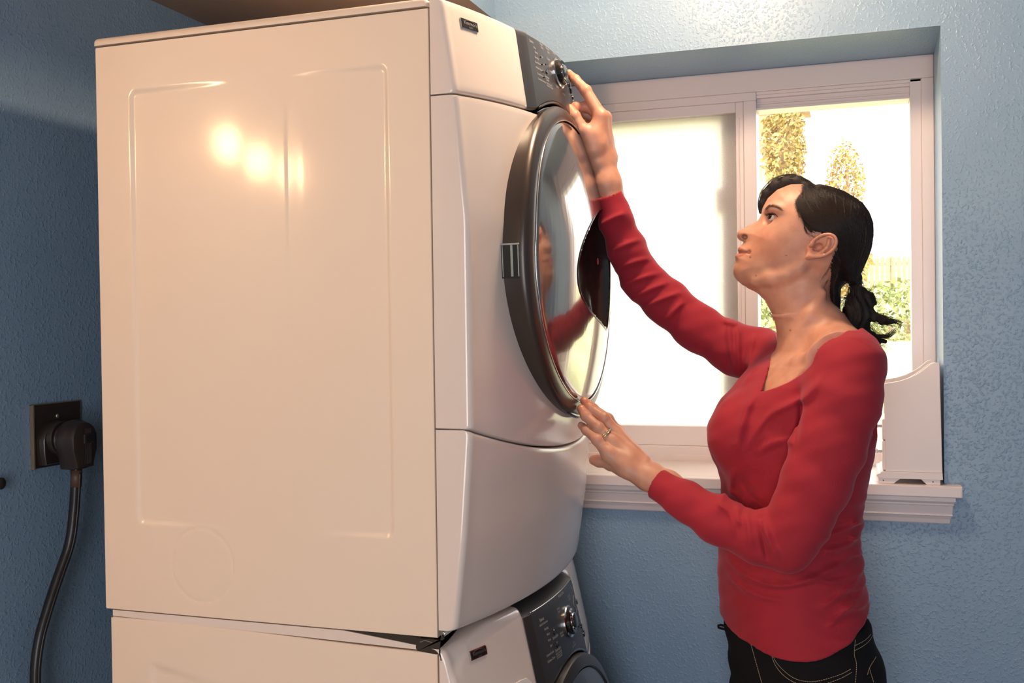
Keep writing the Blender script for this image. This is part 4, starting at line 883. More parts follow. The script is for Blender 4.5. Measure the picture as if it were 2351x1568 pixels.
FOLDS=[[[[0.7328,0.6336],[0.7887,0.6579]],0.0035,0.007,"F"],[[[0.7422,0.5844],[0.8119,0.6126]],0.0035,0.007,"F"],[[[0.7543,0.5555],[0.8245,0.5784]],0.0035,0.007,"F"],[[[0.7623,0.5269],[0.8403,0.5506]],0.0035,0.007,"F"],[[[0.7826,0.5021],[0.8562,0.5341]],0.0035,0.007,"F"],[[[0.8029,0.4855],[0.8784,0.516]],0.0035,0.007,"F"],[[[0.8473,0.4607],[0.8838,0.5]],0.0035,0.007,"F"],[[[0.9503,0.4631],[0.9735,0.4549]],0.0035,0.007,"F"],[[[0.9724,0.3568],[0.9597,0.463]],0.0035,0.007,"F"],[[[0.9803,0.3646],[0.9774,0.4549]],0.0035,0.007,"F"],[[[0.9958,0.3803],[1.0079,0.4389]],0.0035,0.007,"F"],[[[1.0581,0.4241],[1.0381,0.414],[1.0177,0.3833],[1.0006,0.3558]],0.004,0.008,"T"],[[[1.0429,0.4242],[1.0214,0.4175],[1.0111,0.397]],0.003,0.007,"T"],[[[1.0341,0.3492],[1.0171,0.3285],[1.0031,0.2801],[0.9994,0.2525]],0.005,0.012,"T"],[[[1.1391,0.3834],[1.113,0.3497],[1.0934,0.3361],[1.047,0.3083],[1.0061,0.2458]],0.003,0.008,"T"],[[[1.1,0.3496],[1.0983,0.3091],[1.0928,0.2752]],-0.003,0.006,"T"],[[[1.0902,0.2806],[1.0532,0.2675],[1.0297,0.2499]],0.003,0.009,"T"],[[[1.0057,0.2045],[1.0189,0.1775],[1.0421,0.1634]],-0.003,0.01,"T"],[[[1.0441,0.1634],[1.0552,0.138],[1.0714,0.1047]],0.004,0.007,"T"],[[[1.0422,0.1682],[1.0484,0.1308],[1.0548,0.1004]],-0.004,0.006,"T"],[[[1.0222,0.1742],[1.0272,0.1435],[1.0316,0.1163]],0.003,0.007,"T"],[[[1.0054,0.1769],[1.0119,0.1531]],0.003,0.006,"T"],[[[0.9782,0.1827],[0.9985,0.1663],[1.0049,0.1321]],0.003,0.006,"T"],[[[0.9715,0.0714],[1.004,0.0527],[1.0708,0.0468],[1.1361,0.068],[1.1745,0.0904]],0.004,0.008,"T"],[[[0.9733,0.0437],[1.0172,0.026],[1.0705,0.0243]],0.003,0.007,"T"],[[[1.1312,0.098],[1.1556,0.1027],[1.1779,0.1093]],0.005,0.007,"T"],[[[1.1366,0.1218],[1.1686,0.1335],[1.1826,0.1409]],0.004,0.007,"T"],[[[1.1101,0.0596],[1.1487,0.052],[1.19,0.0614]],0.0045,0.008,"T"],[[[1.1226,0.0131],[1.1613,0.0361],[1.1982,0.0653]],0.003,0.007,"T"],[[[1.1353,-0.0129],[1.1546,0.0021],[1.1992,0.0354]],0.003,0.007,"T"],[[[1.1763,0.1426],[1.1907,0.1313]],0.0035,0.007,"T"],[[[1.1716,0.117],[1.1886,0.1099]],0.0035,0.007,"T"],[[[1.1777,0.0873],[1.1946,0.0797]],0.0035,0.007,"T"],[[[0.9923,0.2247],[0.9852,0.1968],[0.9795,0.1689]],0.003,0.008,"T"],[[[1.2204,0.311],[1.2077,0.2844],[1.1981,0.2577]],-0.004,0.007,"T"]]
STITCH=[[[1.0105,-0.059],[1.0164,-0.0807],[1.0249,-0.1042],[1.0295,-0.1176]],[[1.0455,-0.0642],[1.0521,-0.0809],[1.0653,-0.0935],[1.0851,-0.0998],[1.1146,-0.0984],[1.1471,-0.0905],[1.1664,-0.0819]],[[1.0475,-0.0641],[1.0541,-0.0759],[1.0686,-0.0876],[1.0871,-0.0941],[1.1147,-0.0929],[1.1472,-0.0851],[1.1652,-0.0773]],[[1.1713,-0.0397],[1.1698,-0.06],[1.1729,-0.0732],[1.1707,-0.1038]],[[1.1699,-0.0486],[1.1922,-0.0413],[1.2144,-0.026]],[[1.1699,-0.0553],[1.1922,-0.048],[1.2162,-0.0319]],[[1.1887,-0.0886],[1.1951,-0.0779],[1.2235,-0.0619]],[[1.1919,-0.0816],[1.198,-0.1011]]]
# ================================================================ signed-distance modelling
class Field:
    def __init__(s, lo, hi, h):
        s.h = h; s.lo = np.array(lo, np.float32); n = np.ceil((np.array(hi)-np.array(lo))/h).astype(int)+1
        s.n = n; s.ax = [s.lo[i]+np.arange(n[i], dtype=np.float32)*h for i in range(3)]
        s.F = np.full(n, .05, np.float32)
    def sub(s, lo, hi):
        sl = []
        for i in range(3):
            a = int(np.clip(math.floor((lo[i]-s.lo[i])/s.h), 0, s.n[i])); b = int(np.clip(math.ceil((hi[i]-s.lo[i])/s.h)+1, 0, s.n[i])); sl.append(slice(a, b))
        if any(q.stop <= q.start for q in sl): return None, None
        return tuple(sl), (s.ax[0][sl[0]][:, None, None], s.ax[1][sl[1]][None, :, None], s.ax[2][sl[2]][None, None, :])
    def blend(s, sl, d, k):
        A = s.F[sl]
        if k > 0: h = np.maximum(k-np.abs(A-d), 0)/k; s.F[sl] = np.minimum(A, d)-h*h*k*.25
        else: s.F[sl] = np.minimum(A, d)
    def cut(s, sl, d, k=0.0):
        "remove the solid d"
        A = s.F[sl]; d = -d
        if k > 0: h = np.maximum(k-np.abs(A-d), 0)/k; s.F[sl] = np.maximum(A, d)+h*h*k*.25
        else: s.F[sl] = np.maximum(A, d)
    def capsule(s, a, b, ra, rb, k=.01, cut=False, off=0.0):
        a = np.array(a[:3], float); b = np.array(b[:3], float); m = max(ra, rb)+off+.03
        sl, g = s.sub(np.minimum(a, b)-m, np.maximum(a, b)+m)
        if sl is None: return
        ba = b-a; L2 = float(ba@ba)+1e-12
        t = np.clip(((g[0]-a[0])*ba[0]+(g[1]-a[1])*ba[1]+(g[2]-a[2])*ba[2])/L2, 0, 1)
        d = np.sqrt((g[0]-a[0]-t*ba[0])**2+(g[1]-a[1]-t*ba[1])**2+(g[2]-a[2]-t*ba[2])**2)-(ra+(rb-ra)*t)-off
        (s.cut if cut else s.blend)(sl, d.astype(np.float32), k)
    def chain(s, pts, k=.01, off=0.0, sub=1, cut=False):
        for a, b in zip(pts, pts[1:]): s.capsule(a, b, a[3], b[3], k, cut, off)
    def ellipsoid(s, c, r, axes=None, k=.01, cut=False):
        c = np.array(c, float); R = np.eye(3) if axes is None else np.array(axes, float); m = max(r)+.03
        sl, g = s.sub(c-m, c+m)
        if sl is None: return
        X, Y, Z = g[0]-c[0], g[1]-c[1], g[2]-c[2]; q = [X*R[i][0]+Y*R[i][1]+Z*R[i][2] for i in range(3)]
        k0 = np.sqrt((q[0]/r[0])**2+(q[1]/r[1])**2+(q[2]/r[2])**2)+1e-6; k1 = np.sqrt((q[0]/r[0]**2)**2+(q[1]/r[1]**2)**2+(q[2]/r[2]**2)**2)+1e-6
        (s.cut if cut else s.blend)(sl, (k0*(k0-1)/k1).astype(np.float32), k)
    def mesh(s, name):
        F = s.F.copy(); 
        for ax in range(3):
            i0 = [slice(None)]*3; i0[ax] = 0; F[tuple(i0)] = np.maximum(F[tuple(i0)], .001); i0[ax] = -1; F[tuple(i0)] = np.maximum(F[tuple(i0)], .001)
        return surface_nets(F, s.lo, s.h, name)
def surface_nets(F, lo, h, name):
    nx, ny, nz = F.shape; S = F < 0
    c = np.zeros((nx-1, ny-1, nz-1), np.uint8)
    for dx in (0, 1):
        for dy in (0, 1):
            for dz in (0, 1): c += S[dx:nx-1+dx, dy:ny-1+dy, dz:nz-1+dz]
    act = (c > 0) & (c < 8); idx = np.argwhere(act).astype(np.int32); M = len(idx)
    ids = np.full(act.shape, -1, np.int32); ids[act] = np.arange(M, dtype=np.int32)
    P = np.zeros((M, 3), np.float32); W = np.zeros(M, np.float32)
    cor = [(0,0,0),(1,0,0),(0,1,0),(1,1,0),(0,0,1),(1,0,1),(0,1,1),(1,1,1)]
    v = [F[idx[:, 0]+a, idx[:, 1]+b, idx[:, 2]+cc] for a, b, cc in cor]
    for i in range(8):
        for j in range(i+1, 8):
            if sum(abs(cor[i][q]-cor[j][q]) for q in range(3)) != 1: continue
            m = (v[i] < 0) != (v[j] < 0); den = v[i]-v[j]; t = np.where(m, v[i]/np.where(np.abs(den) < 1e-12, 1e-12, den), 0)
            pi, pj = np.array(cor[i], np.float32), np.array(cor[j], np.float32)
            P += np.where(m[:, None], pi+(pj-pi)*t[:, None], 0); W += m
    V = (idx+P/W[:, None])*h+lo
    quads = []
    for ax in range(3):
        o = [(1, 2), (2, 0), (0, 1)][ax]
        A = [slice(None)]*3; B = [slice(None)]*3; A[ax] = slice(0, -1); B[ax] = slice(1, None)
        s0, s1 = S[tuple(A)], S[tuple(B)]; ch = s0 != s1
        e = np.argwhere(ch).astype(np.int32); ok = (e[:, o[0]] > 0) & (e[:, o[1]] > 0)
        lim = np.array(act.shape); ok &= (e < lim).all(1); e = e[ok]
        d0 = np.zeros(3, np.int32); d0[o[0]] = 1; d1 = np.zeros(3, np.int32); d1[o[1]] = 1
        g = lambda q: ids[q[:, 0], q[:, 1], q[:, 2]]
        Q = np.stack([g(e), g(e-d0), g(e-d0-d1), g(e-d1)], 1)
        flip = s0[e[:, 0], e[:, 1], e[:, 2]]
        Q = np.where(flip[:, None], Q[:, ::-1], Q); quads.append(Q)
    Q = np.concatenate(quads); Q = Q[(Q >= 0).all(1)]
    return V, Q[:, ::-1]
def to_mesh(name, VF_list):
    V = []; Q = []; b = 0
    for v, q in VF_list: V.append(v); Q.append(q+b); b += len(v)
    me = bpy.data.meshes.new(name); V = np.concatenate(V).astype(np.float32); Q = np.concatenate(Q).astype(np.int32)
    me.vertices.add(len(V)); me.vertices.foreach_set('co', V.ravel()); me.loops.add(Q.size); me.loops.foreach_set('vertex_index', Q.ravel())
    me.polygons.add(len(Q)); me.polygons.foreach_set('loop_start', np.arange(0, Q.size, 4, dtype=np.int32)); me.polygons.foreach_set('loop_total', np.full(len(Q), 4, np.int32))
    me.update(calc_edges=True); me.polygons.foreach_set('use_smooth', [True]*len(Q)); return me
def poly_sd(px, pz, P):
    "signed distance in 2D (negative inside) on a broadcast grid"
    P = np.array(P, float); n = len(P); d = np.full(np.broadcast(px, pz).shape, 1e9); ins = np.zeros(d.shape, bool)
    for i in range(n):
        a, b = P[i], P[(i+1) % n]; e = b-a; L2 = e@e+1e-12
        t = np.clip(((px-a[0])*e[0]+(pz-a[1])*e[1])/L2, 0, 1)
        d = np.minimum(d, (px-a[0]-t*e[0])**2+(pz-a[1]-t*e[1])**2)
        if a[1] != b[1]: ins ^= ((a[1] > pz) != (b[1] > pz)) & (px < e[0]*(pz-a[1])/e[1]+a[0])
    d = np.sqrt(d); return np.where(ins, -d, d)
def shepard(px, pz, C):
    ws = 0; W = 0; R = 0
    for x, z, w, r, s in C:
        d2 = (px-x)**2+(pz-z)**2; g = np.exp(-d2/(2*s*s))+1e-4/(1+d2/1e-4); ws = ws+g; W = W+g*w; R = R+g*r
    return W/ws, R/ws
class Pillow:
    "solid whose side outline is polygon P in xz, with half-width and rounding maps"
    def __init__(s, P, C, yc, smooth=0.0): s.P, s.C, s.yc, s.sm = P, C, yc, smooth
    def maps(s, x, z):
        d = -poly_sd(x, z, s.P); W, R = shepard(x, z, s.C); return d, W, R
    def value(s, g):
        d, W, R = s.maps(g[0][:, 0, :], g[2][0, :, :].reshape(1, -1))
        d, W, R = d[:, None, :], W[:, None, :], R[:, None, :]
        k = R/W; q = np.maximum(R-d, 0); return (np.sqrt(((g[1]-s.yc)*k)**2+q*q)-R)/np.sqrt(np.maximum(k, 1)) 
    def side_y(s, x, z):
        "near-side surface y at points"
        d, W, R = s.maps(x, z); q = np.clip(R-d, 0, R); return s.yc-W/R*np.sqrt(np.maximum(R*R-q*q, 0))
def add_pillow(f, pl, k, lo, hi, off=0.0):
    sl, g = f.sub(lo, hi); f.blend(sl, (pl.value(g)-off).astype(np.float32), k)

def unit(v): v = np.array(v, float); return v/np.linalg.norm(v)
def at_point(P, v0, s0=0): return np.array(P[:3])

# ---- torso loft
RG_ = np.array(RINGS)[::-1]   # ascending z
def torso_value(g, off=0.0):
    z = g[2].ravel(); xc = np.interp(z, RG_[:, 0], RG_[:, 1]); a = np.maximum(np.interp(z, RG_[:, 0], RG_[:, 3])+off, .004); b = np.maximum(np.interp(z, RG_[:, 0], RG_[:, 4])+off, .004); th = np.interp(z, RG_[:, 0], RG_[:, 5])
    X = g[0]-xc[None, None, :]; Y = g[1]-.40
    c, s_ = np.cos(th), np.sin(th)
    # lateral axis (near side lies back): l = (-s, c) pointing to the far shoulder which is forward (-x)
    l = X*(-s_)+Y*c; f = X*c+Y*s_
    p = 2.35
    r = ((np.abs(l)/a)**p+(np.abs(f)/b)**p)**(1/p)
    return (r-1)*np.minimum(a, b)
def fold_disp(F, which, amp_scale=1.0):
    for pts, amp, sig, w in FOLDS:
        P = np.array(catmull([(p[0], 0, p[1]) for p in pts], 6))[:, [0, 2]]; sig = sig*.72
        lo = P.min(0)-3*sig; hi = P.max(0)+3*sig
        y0, y1 = (.38, .62) if w == 'F' else (.12, .37)
        sl, g = F.sub((lo[0], y0, lo[1]), (hi[0], y1, hi[1]))
        if sl is None: continue
        px, pz = g[0][:, 0, :], g[2][0, :, :].reshape(1, -1); d2 = 1e9; L = len(P)-1
        best = None
        for i in range(L):
            a, b = P[i], P[i+1]; e = b-a; t = np.clip(((px-a[0])*e[0]+(pz-a[1])*e[1])/(e@e+1e-12), 0, 1)
            dd = (px-a[0]-t*e[0])**2+(pz-a[1]-t*e[1])**2; tap = 1-np.abs(2*((i+t)/L)-1)**3*.9
            val = tap*np.exp(-dd/(sig*sig)); best = val if best is None else np.maximum(best, val)
        F.F[sl] -= (amp*amp_scale*best)[:, None, :].astype(np.float32)

HEAD = Pillow(HEADP, HEADC, .40); NECK = Pillow(NECKP, NECKC, .40); HAIRPL = Pillow(HAIRP, HAIRC, .40)
M_skin = mat('skin', (0.66, 0.36, 0.245), 0.46, 0.0, Subsurface_Weight=0.12, Subsurface_Scale=0.006)
M_skin.node_tree.nodes['Principled BSDF'].inputs['Subsurface Radius'].default_value = (1, .35, .2)
bump(M_skin, 900, .12, .0006, 3.0); bump(M_skin, 180, .10, .0012, 3.0)
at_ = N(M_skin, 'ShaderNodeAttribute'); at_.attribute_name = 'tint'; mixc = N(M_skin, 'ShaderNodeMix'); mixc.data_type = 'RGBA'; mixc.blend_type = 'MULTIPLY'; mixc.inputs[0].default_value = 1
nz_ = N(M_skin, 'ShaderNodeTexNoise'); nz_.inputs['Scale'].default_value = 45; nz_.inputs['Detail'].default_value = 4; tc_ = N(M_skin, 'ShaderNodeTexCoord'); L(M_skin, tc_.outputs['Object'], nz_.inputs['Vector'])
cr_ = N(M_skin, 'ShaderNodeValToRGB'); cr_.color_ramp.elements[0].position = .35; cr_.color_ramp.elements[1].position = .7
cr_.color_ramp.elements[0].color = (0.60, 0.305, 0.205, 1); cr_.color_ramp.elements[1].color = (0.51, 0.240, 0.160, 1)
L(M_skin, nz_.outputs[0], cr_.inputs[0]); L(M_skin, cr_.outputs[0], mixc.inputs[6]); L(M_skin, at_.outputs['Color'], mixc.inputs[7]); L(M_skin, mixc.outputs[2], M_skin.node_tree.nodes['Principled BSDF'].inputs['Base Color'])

# ---- head, neck, upper chest
H_ = .0016 if QUALITY else .003
hf = Field((.955, .285, .30), (1.235, .515, .745), H_)
add_pillow(hf, HEAD, 0, (.955, .285, .30), (1.235, .515, .745))
add_pillow(hf, NECK, .012, (.955, .285, .30), (1.235, .515, .70))
hf.chain(SCM, .014); hf.chain([(x, .80-y, z, r) for x, y, z, r in SCM], .014); hf.chain(JAW, .020); hf.chain([(x, .80-y, z, r) for x, y, z, r in JAW], .020);
sl, g = hf.sub((.955, .285, .30), (1.235, .515, .47)); hf.blend(sl, torso_value(g, -.009).astype(np.float32), .035)
hf.chain(SCM2, .01); hf.chain(CLAV, .012)
hf.chain([tuple(q) for q in TRAPB], .03); hf.chain([tuple(q) for q in NARM[:3]], .04, -.010)
for yy in (1, -1):
    def my(p): p = list(p); p[1] = .40+(p[1]-.40)*yy; return p
    # brow ridge, cheek, nose wing, nostril
    hf.chain([my(p)+[r] for p, r in zip([(q[0]+.003, q[1]+.008, q[2]-.003) for q in BROW], (.004, .005, .005, .004, .003))], .012)
    # eye: socket, lids, slit
    e = np.array(my(EYE[0])); 
    ec = e+np.array([.0035, .0105*yy*1.0, 0])
    hf.ellipsoid(e+np.array([-.001, -.002*yy, -.001]), (.016, .010, .012), None, .010, True)
    hf.ellipsoid(ec, (.0133, .0133, .0133), None, .004)
    ax0 = unit(np.array(my(EYE_AX[1]))-np.array(my(EYE_AX[0]))); upv = unit(np.cross(ax0, (0, 1, 0))); yv = np.cross(ax0, upv)
    hf.ellipsoid(ec+np.array([-.0045, -.0115*yy, .0])+upv*(-.0006 if upv[2] > 0 else .0006), (.0100, .0090, .0036), [ax0, yv, upv], .0012, True); hf.ellipsoid(ec+np.array([-.0085, -.0095*yy, .0004]), (.0052, .0090, .0050), None, .0015, True)
    # lid creases
    cu_ = upv if upv[2] > 0 else -upv
    pts = [ec+ax0*t+cu_*(.0098-.0045*(t/.012)**2)+np.array([-.001, -.0085*yy, 0]) for t in (-.010, -.004, .003, .010)]
    hf.chain([tuple(p)+(.0006,) for p in pts], .0025, 0, 1, True)
    pts = [ec+ax0*t-cu_*(.0105-.004*(t/.012)**2)+np.array([-.001, -.0075*yy, 0]) for t in (-.010, -.003, .004)]
    hf.chain([tuple(p)+(.0004,) for p in pts], .003, 0, 1, True)
    a = my(ALA[0][:3]); hf.ellipsoid((a[0], a[1]-.0005*yy, a[2]), (.0082, .0062, .0088), None, .005); hf.ellipsoid((a[0]-.0115, .40-.004*yy, a[2]+.0015), (.006, .0065, .0075), None, .008)
    n0, n1 = my(NOSTRIL[0]), my(NOSTRIL[1]); n0[1] -= .0035*yy; n1[1] -= .0062*yy
    hf.ellipsoid(((n0[0]+n1[0])/2, (n0[1]+n1[1])/2-.003*yy, (n0[2]+n1[2])/2-.001), (.0060, .0150, .0042), [unit((.97, 0, -.22)), (0, 1, 0), unit((.22, 0, .97))], .002, True)
    # alar crease, naso-labial fold, philtrum side
    hf.chain([(a[0]+.0085, a[1]-.004*yy, a[2]+.005, .0009), (a[0]+.0092, a[1]-.004*yy, a[2]-.003, .0010), (a[0]+.0045, a[1]-.003*yy, a[2]-.0085, .0008)], .004, 0, 1, True)
    hf.chain([my(p[:3])+[p[3]] for p in LIPU], .0035); hf.chain([my(p[:3])+[p[3]] for p in LIPL], .0035)
    m = [my(p) for p in MOUTH]; hf.chain([(m[0][0]-.004, .40, m[0][2], .0007), tuple(m[1])[:1]+(m[1][1]-.004*yy,)+(m[1][2], .0009), (m[2][0], m[2][1]-.003*yy, m[2][2], .0008)], .0025, 0, 1, True)
    hf.ellipsoid((m[2][0]+.001, m[2][1]-.005*yy, m[2][2]), (.0022, .004, .0022), None, .005, True)
    # ear
    EC, ET, EL = [np.array(my(q)) for q in EAR]
    u = unit(ET-EL); nrm = unit(np.array([.12, -1.0*yy, .10])); nrm = unit(nrm-u*(nrm@u)); w = np.cross(u, nrm); w = w if w[2] < 0 else -w   # w: toward the back/low rim
    c0 = EC+nrm*.002
    hf.ellipsoid(c0-nrm*.005, (.027, .0165, .0075), [u, w, nrm], .004)
    hf.ellipsoid(c0-nrm*.012+u*.002, (.018, .010, .012), [u, w, nrm], .006)
    hf.ellipsoid(c0+u*.003+w*(-.001)+nrm*.0045, (.019, .0105, .0042), [u, w, nrm], .003, True)
    rim = []
    for t in np.linspace(math.radians(-62), math.radians(218), 22):
        rad = (1+.12*math.sin(t)) if math.sin(t) > -.2 else 1-.35*(-math.sin(t)-.2)
        rim.append(tuple(c0+u*(.0255*math.sin(t)*1.0+.001)+w*(.0150*math.cos(t)*rad)*1.0+nrm*.0028)+(.0023,))
    hf.chain([r for r in rim], .0018)
    anti = [tuple(c0+u*s0+w*s1+nrm*.0016)+(.0021,) for s0, s1 in ((-.010, .0085), (-.003, .0080), (.005, .0070), (.012, .0030), (.016, -.003))]
    hf.chain(anti, .003)
    hf.ellipsoid(c0-u*.0045-w*.0015+nrm*.000, (.0072, .0062, .0075), [u, w, nrm], .003, True)       # concha
    hf.ellipsoid(c0-u*.0125-w*.0015+nrm*.001, (.0030, .0050, .0090), [u, w, nrm], .0015, True)       # canal notch
    hf.ellipsoid(c0-u*.0105-w*.0105+nrm*.0022, (.0050, .0032, .0034), [u, w, nrm], .003)             # tragus
    hf.ellipsoid(c0-u*.0220+w*.0035+nrm*.0004, (.0105, .0052, .0038), [u, w, nrm], .005)             # lobe
hf.F[:, :, :3] = np.maximum(hf.F[:, :, :3], .002)
head_vf = hf.mesh('head')
EYEC = np.array(EYE[0])+np.array([.0035, .0105, 0])
del hf

# ---- hands
def hand_field(hd):
    P = np.array([p[:3] for ch in hd['palm']+hd['fingers']+[hd['arm'], hd['arm2']] for p in ch])
    f = Field(P.min(0)-.03, P.max(0)+.03, .0012 if QUALITY else .0022)
    f.chain(hd['arm'], .01); f.chain(hd['arm2'], .012)
    for ch in hd['palm']: f.chain([tuple(p) for p in ch], .012)
    # palm body is done: fingers blend softly at the knuckle but stay apart beyond it
    for fi, ch in enumerate(hd['fingers']):
        g = Field(f.lo, f.lo+(f.n-1)*f.h, f.h); g.n = f.n; g.ax = f.ax; g.F = np.full(f.n, .05, np.float32)
        th = fi == 4
        g.chain([tuple(p) for p in ch], .004)
        if fi == 0: palmF = f.F.copy(); out = f.F.copy()
        for j in (1, 2):       # knuckle swellings and creases
            if j < len(ch)-0: 
                q = ch[j]; g.ellipsoid(q[:3], (q[3]*1.06,)*3, None, .003)
        # nail: small flattened plate on the back of the tip
        A = np.array(ch[-2][:3]); B = np.array(ch[-1][:3]); t = unit(B-A); back = np.array(hd['back']); back = back-t*(back@t); back = unit(back); side = np.cross(t, back)
        hd.setdefault('nails', []).append((B-t*ch[-1][3]*.45, t, side, back, ch[-1][3]))
        kb = .008; h = np.maximum(kb-np.abs(palmF-g.F), 0)/kb
        out = np.minimum(out, np.minimum(palmF, g.F)-h*h*kb*.25)
        # soft web near the root
    f.F = out
    return f
RHAND['back'] = (.55, -.75, .30); LHAND['back'] = (.40, -.65, .65)
rf_ = hand_field(RHAND); lf_ = hand_field(LHAND)
# tendons on the left hand's back
wr = np.array(LHAND['arm2'][0][:3])
for ch in LHAND['fingers'][:4]:
    k_ = np.array(ch[0][:3]); lf_.chain([tuple(wr+(k_-wr)*.25+np.array([.004, -.004, .009]))+(.0035,), tuple(k_+np.array([.001, -.002, .0035]))+(.0078,)], .008)
wr = np.array(RHAND['arm2'][0][:3])
for ch in RHAND['fingers'][:2]:
    k_ = np.array(ch[0][:3]); rf_.chain([tuple(wr+(k_-wr)*.25+np.array([.008, -.004, .002]))+(.0035,), tuple(k_+np.array([.003, -.002, .001]))+(.008,)], .008)
hand_vf = [rf_.mesh('r'), lf_.mesh('l')]
del rf_, lf_
# ---- coarse hidden body: torso, arms inside the shirt, legs inside the jeans
cb = Field((.70, .10, FLOOR+.02), (1.30, .66, .47), .007)
sl, g = cb.sub((.90, .15, -.16), (1.28, .65, .44)); cb.blend(sl, torso_value(g, -.020).astype(np.float32), 0)
cb.chain([tuple(q) for q in NARM], .01, -.013); cb.chain([tuple(q) for q in FARM], .01, -.013)
HIPN, HIPF = (1.128, .315, -.17), (1.075, .465, -.17)
LEGN = [(HIPN[0], HIPN[1], HIPN[2], .088), (1.115, .30, -.35, .075), (1.09, .285, -.52, .055), (1.12, .28, -.72, .045), (1.145, .275, -.90, .032)]
LEGF = [(HIPF[0], HIPF[1], HIPF[2], .088), (1.05, .475, -.35, .075), (1.01, .485, -.52, .055), (1.02, .49, -.72, .045), (1.04, .49, -.90, .032)]
cb.chain(LEGN, .02, -.008); cb.chain(LEGF, .02, -.008)
body_me = to_mesh('body', [head_vf, cb.mesh('c')] + hand_vf); del cb
# tint attribute: lips, cheek, ear, fingertips
co = np.empty(len(body_me.vertices)*3, np.float32); body_me.vertices.foreach_get('co', co); co = co.reshape(-1, 3)
tint = np.ones((len(co), 4), np.float32)
def blob(c, r, col, amt):
    d = np.linalg.norm((co-np.array(c[:3]))/np.array(r), axis=1); w = (np.clip(1.6-d, 0, 1)**1.2*amt)[:, None]; tint[:, :3] = tint[:, :3]*(1-w)+tint[:, :3]*np.array(col)*w
for yy in (1, -1):
    pass
    ek = EAR[0]; blob((ek[0], .40+(ek[1]-.40)*yy, ek[2]), (.03, .03, .02), (1.0, .84, .80), .55)
    blob((1.035, .40-.055*yy, .585), (.03, .03, .022), (1.0, .80, .76), .5)
    blob((1.055, .40-.06*yy, .565), (.012, .03, .02), (.94, .80, .80), .3)
    blob((EYE[0][0]+.002, .40+(EYE[0][1]-.40)*yy, EYE[0][2]), (.016, .02, .012), (.86, .74, .70), .5)
for hd in (RHAND, LHAND):
    for ch in hd['fingers']:
        blob(ch[-1], (.014,)*3, (1.02, .80, .72), .5); blob(ch[1], (.009,)*3, (.96, .82, .78), .35)
for PL, col in ((LIPPU, (.66, .42, .44)), (LIPPL, (.74, .48, .50))):
    sel = (np.abs(co[:, 0]-1.0) < .04) & (np.abs(co[:, 2]-.575) < .03) & (np.abs(co[:, 1]-.4) < .05)
    d = poly_sd(co[sel, 0], co[sel, 2], PL); w = (1-sst(-.0008, .0009, d))[:, None]*.8; tint[sel, :3] = tint[sel, :3]*(1-w)+tint[sel, :3]*np.array(col)*w
for yy in (1, -1): blob((NOSTRIL[0][0]*.5+NOSTRIL[1][0]*.5, .40-.016*yy, NOSTRIL[0][2]-.001), (.0040, .0060, .0026), (.40, .25, .24), .9)  # shade inside the nostrils, put into the skin tint
# moles and freckles
for mx_, mz_, r_ in ((1.014, .5668, .0011), (1.0235, .5355, .0008), (1.096, .628, .0010), (1.037, .478, .0013), (1.078, .4447, .0010), (1.1245, .4142, .0010), (1.134, .4157, .0008), (1.0735, .5665, .0007)):
    d = np.hypot(co[:, 0]-mx_, co[:, 2]-mz_); w = ((d < r_*2)*(co[:, 1] < .40)).astype(np.float32)*np.clip(2-d/r_, 0, 1); tint[:, :3] *= (1-.55*w)[:, None]
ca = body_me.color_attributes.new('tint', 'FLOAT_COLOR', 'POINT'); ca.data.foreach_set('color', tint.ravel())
woman = empty('person', (1.09, .40, FLOOR), 'woman with dark ponytail in a red top and black jeans, reaching up to the dryer', 'person')
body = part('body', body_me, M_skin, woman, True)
def bpart(name, me, m, smooth=True, label=None):
    o = obj(name, me, m, body, smooth)
    if label: o['label'] = label
    return o
# eyes
M_eye = bpy.data.materials.new('eye'); M_eye.use_nodes = True
b_ = M_eye.node_tree.nodes['Principled BSDF']; b_.inputs['Roughness'].default_value = .08; b_.inputs['Coat Weight'].default_value = 1
ge = N(M_eye, 'ShaderNodeNewGeometry'); tx = N(M_eye, 'ShaderNodeTexCoord'); vl = N(M_eye, 'ShaderNodeVectorMath'); vl.operation = 'DISTANCE'; crr = N(M_eye, 'ShaderNodeValToRGB')
GAZE = unit((-.80, -.52, .30)); vl.inputs[1].default_value = tuple(GAZE*.0122)
L(M_eye, tx.outputs['Object'], vl.inputs[0]); mr = N(M_eye, 'ShaderNodeMapRange'); mr.inputs[2].default_value = .012; L(M_eye, vl.outputs['Value'], mr.inputs[0]); L(M_eye, mr.outputs[0], crr.inputs[0]); L(M_eye, crr.outputs[0], b_.inputs['Base Color'])
els = crr.color_ramp.elements; els[0].position = .20; els[0].color = (.004, .003, .003, 1); els[1].position = .27; els[1].color = (.05, .022, .012, 1)
els[1].color = (.016, .008, .005, 1); q = els.new(.52); q.color = (.012, .006, .004, 1); q = els.new(.58); q.color = (.66, .58, .55, 1)
for nm, yy in (('left', 1), ('right', -1)):
    me = bpy.data.meshes.new('eye'); bm = bmesh.new(); bmesh.ops.create_uvsphere(bm, u_segments=32, v_segments=20, radius=.0122); bm.to_mesh(me); bm.free(); me.materials.append(M_eye)
    o = bpart('eye', me, M_eye); o.location = (EYEC[0], .40+(EYEC[1]-.40)*yy, EYEC[2])
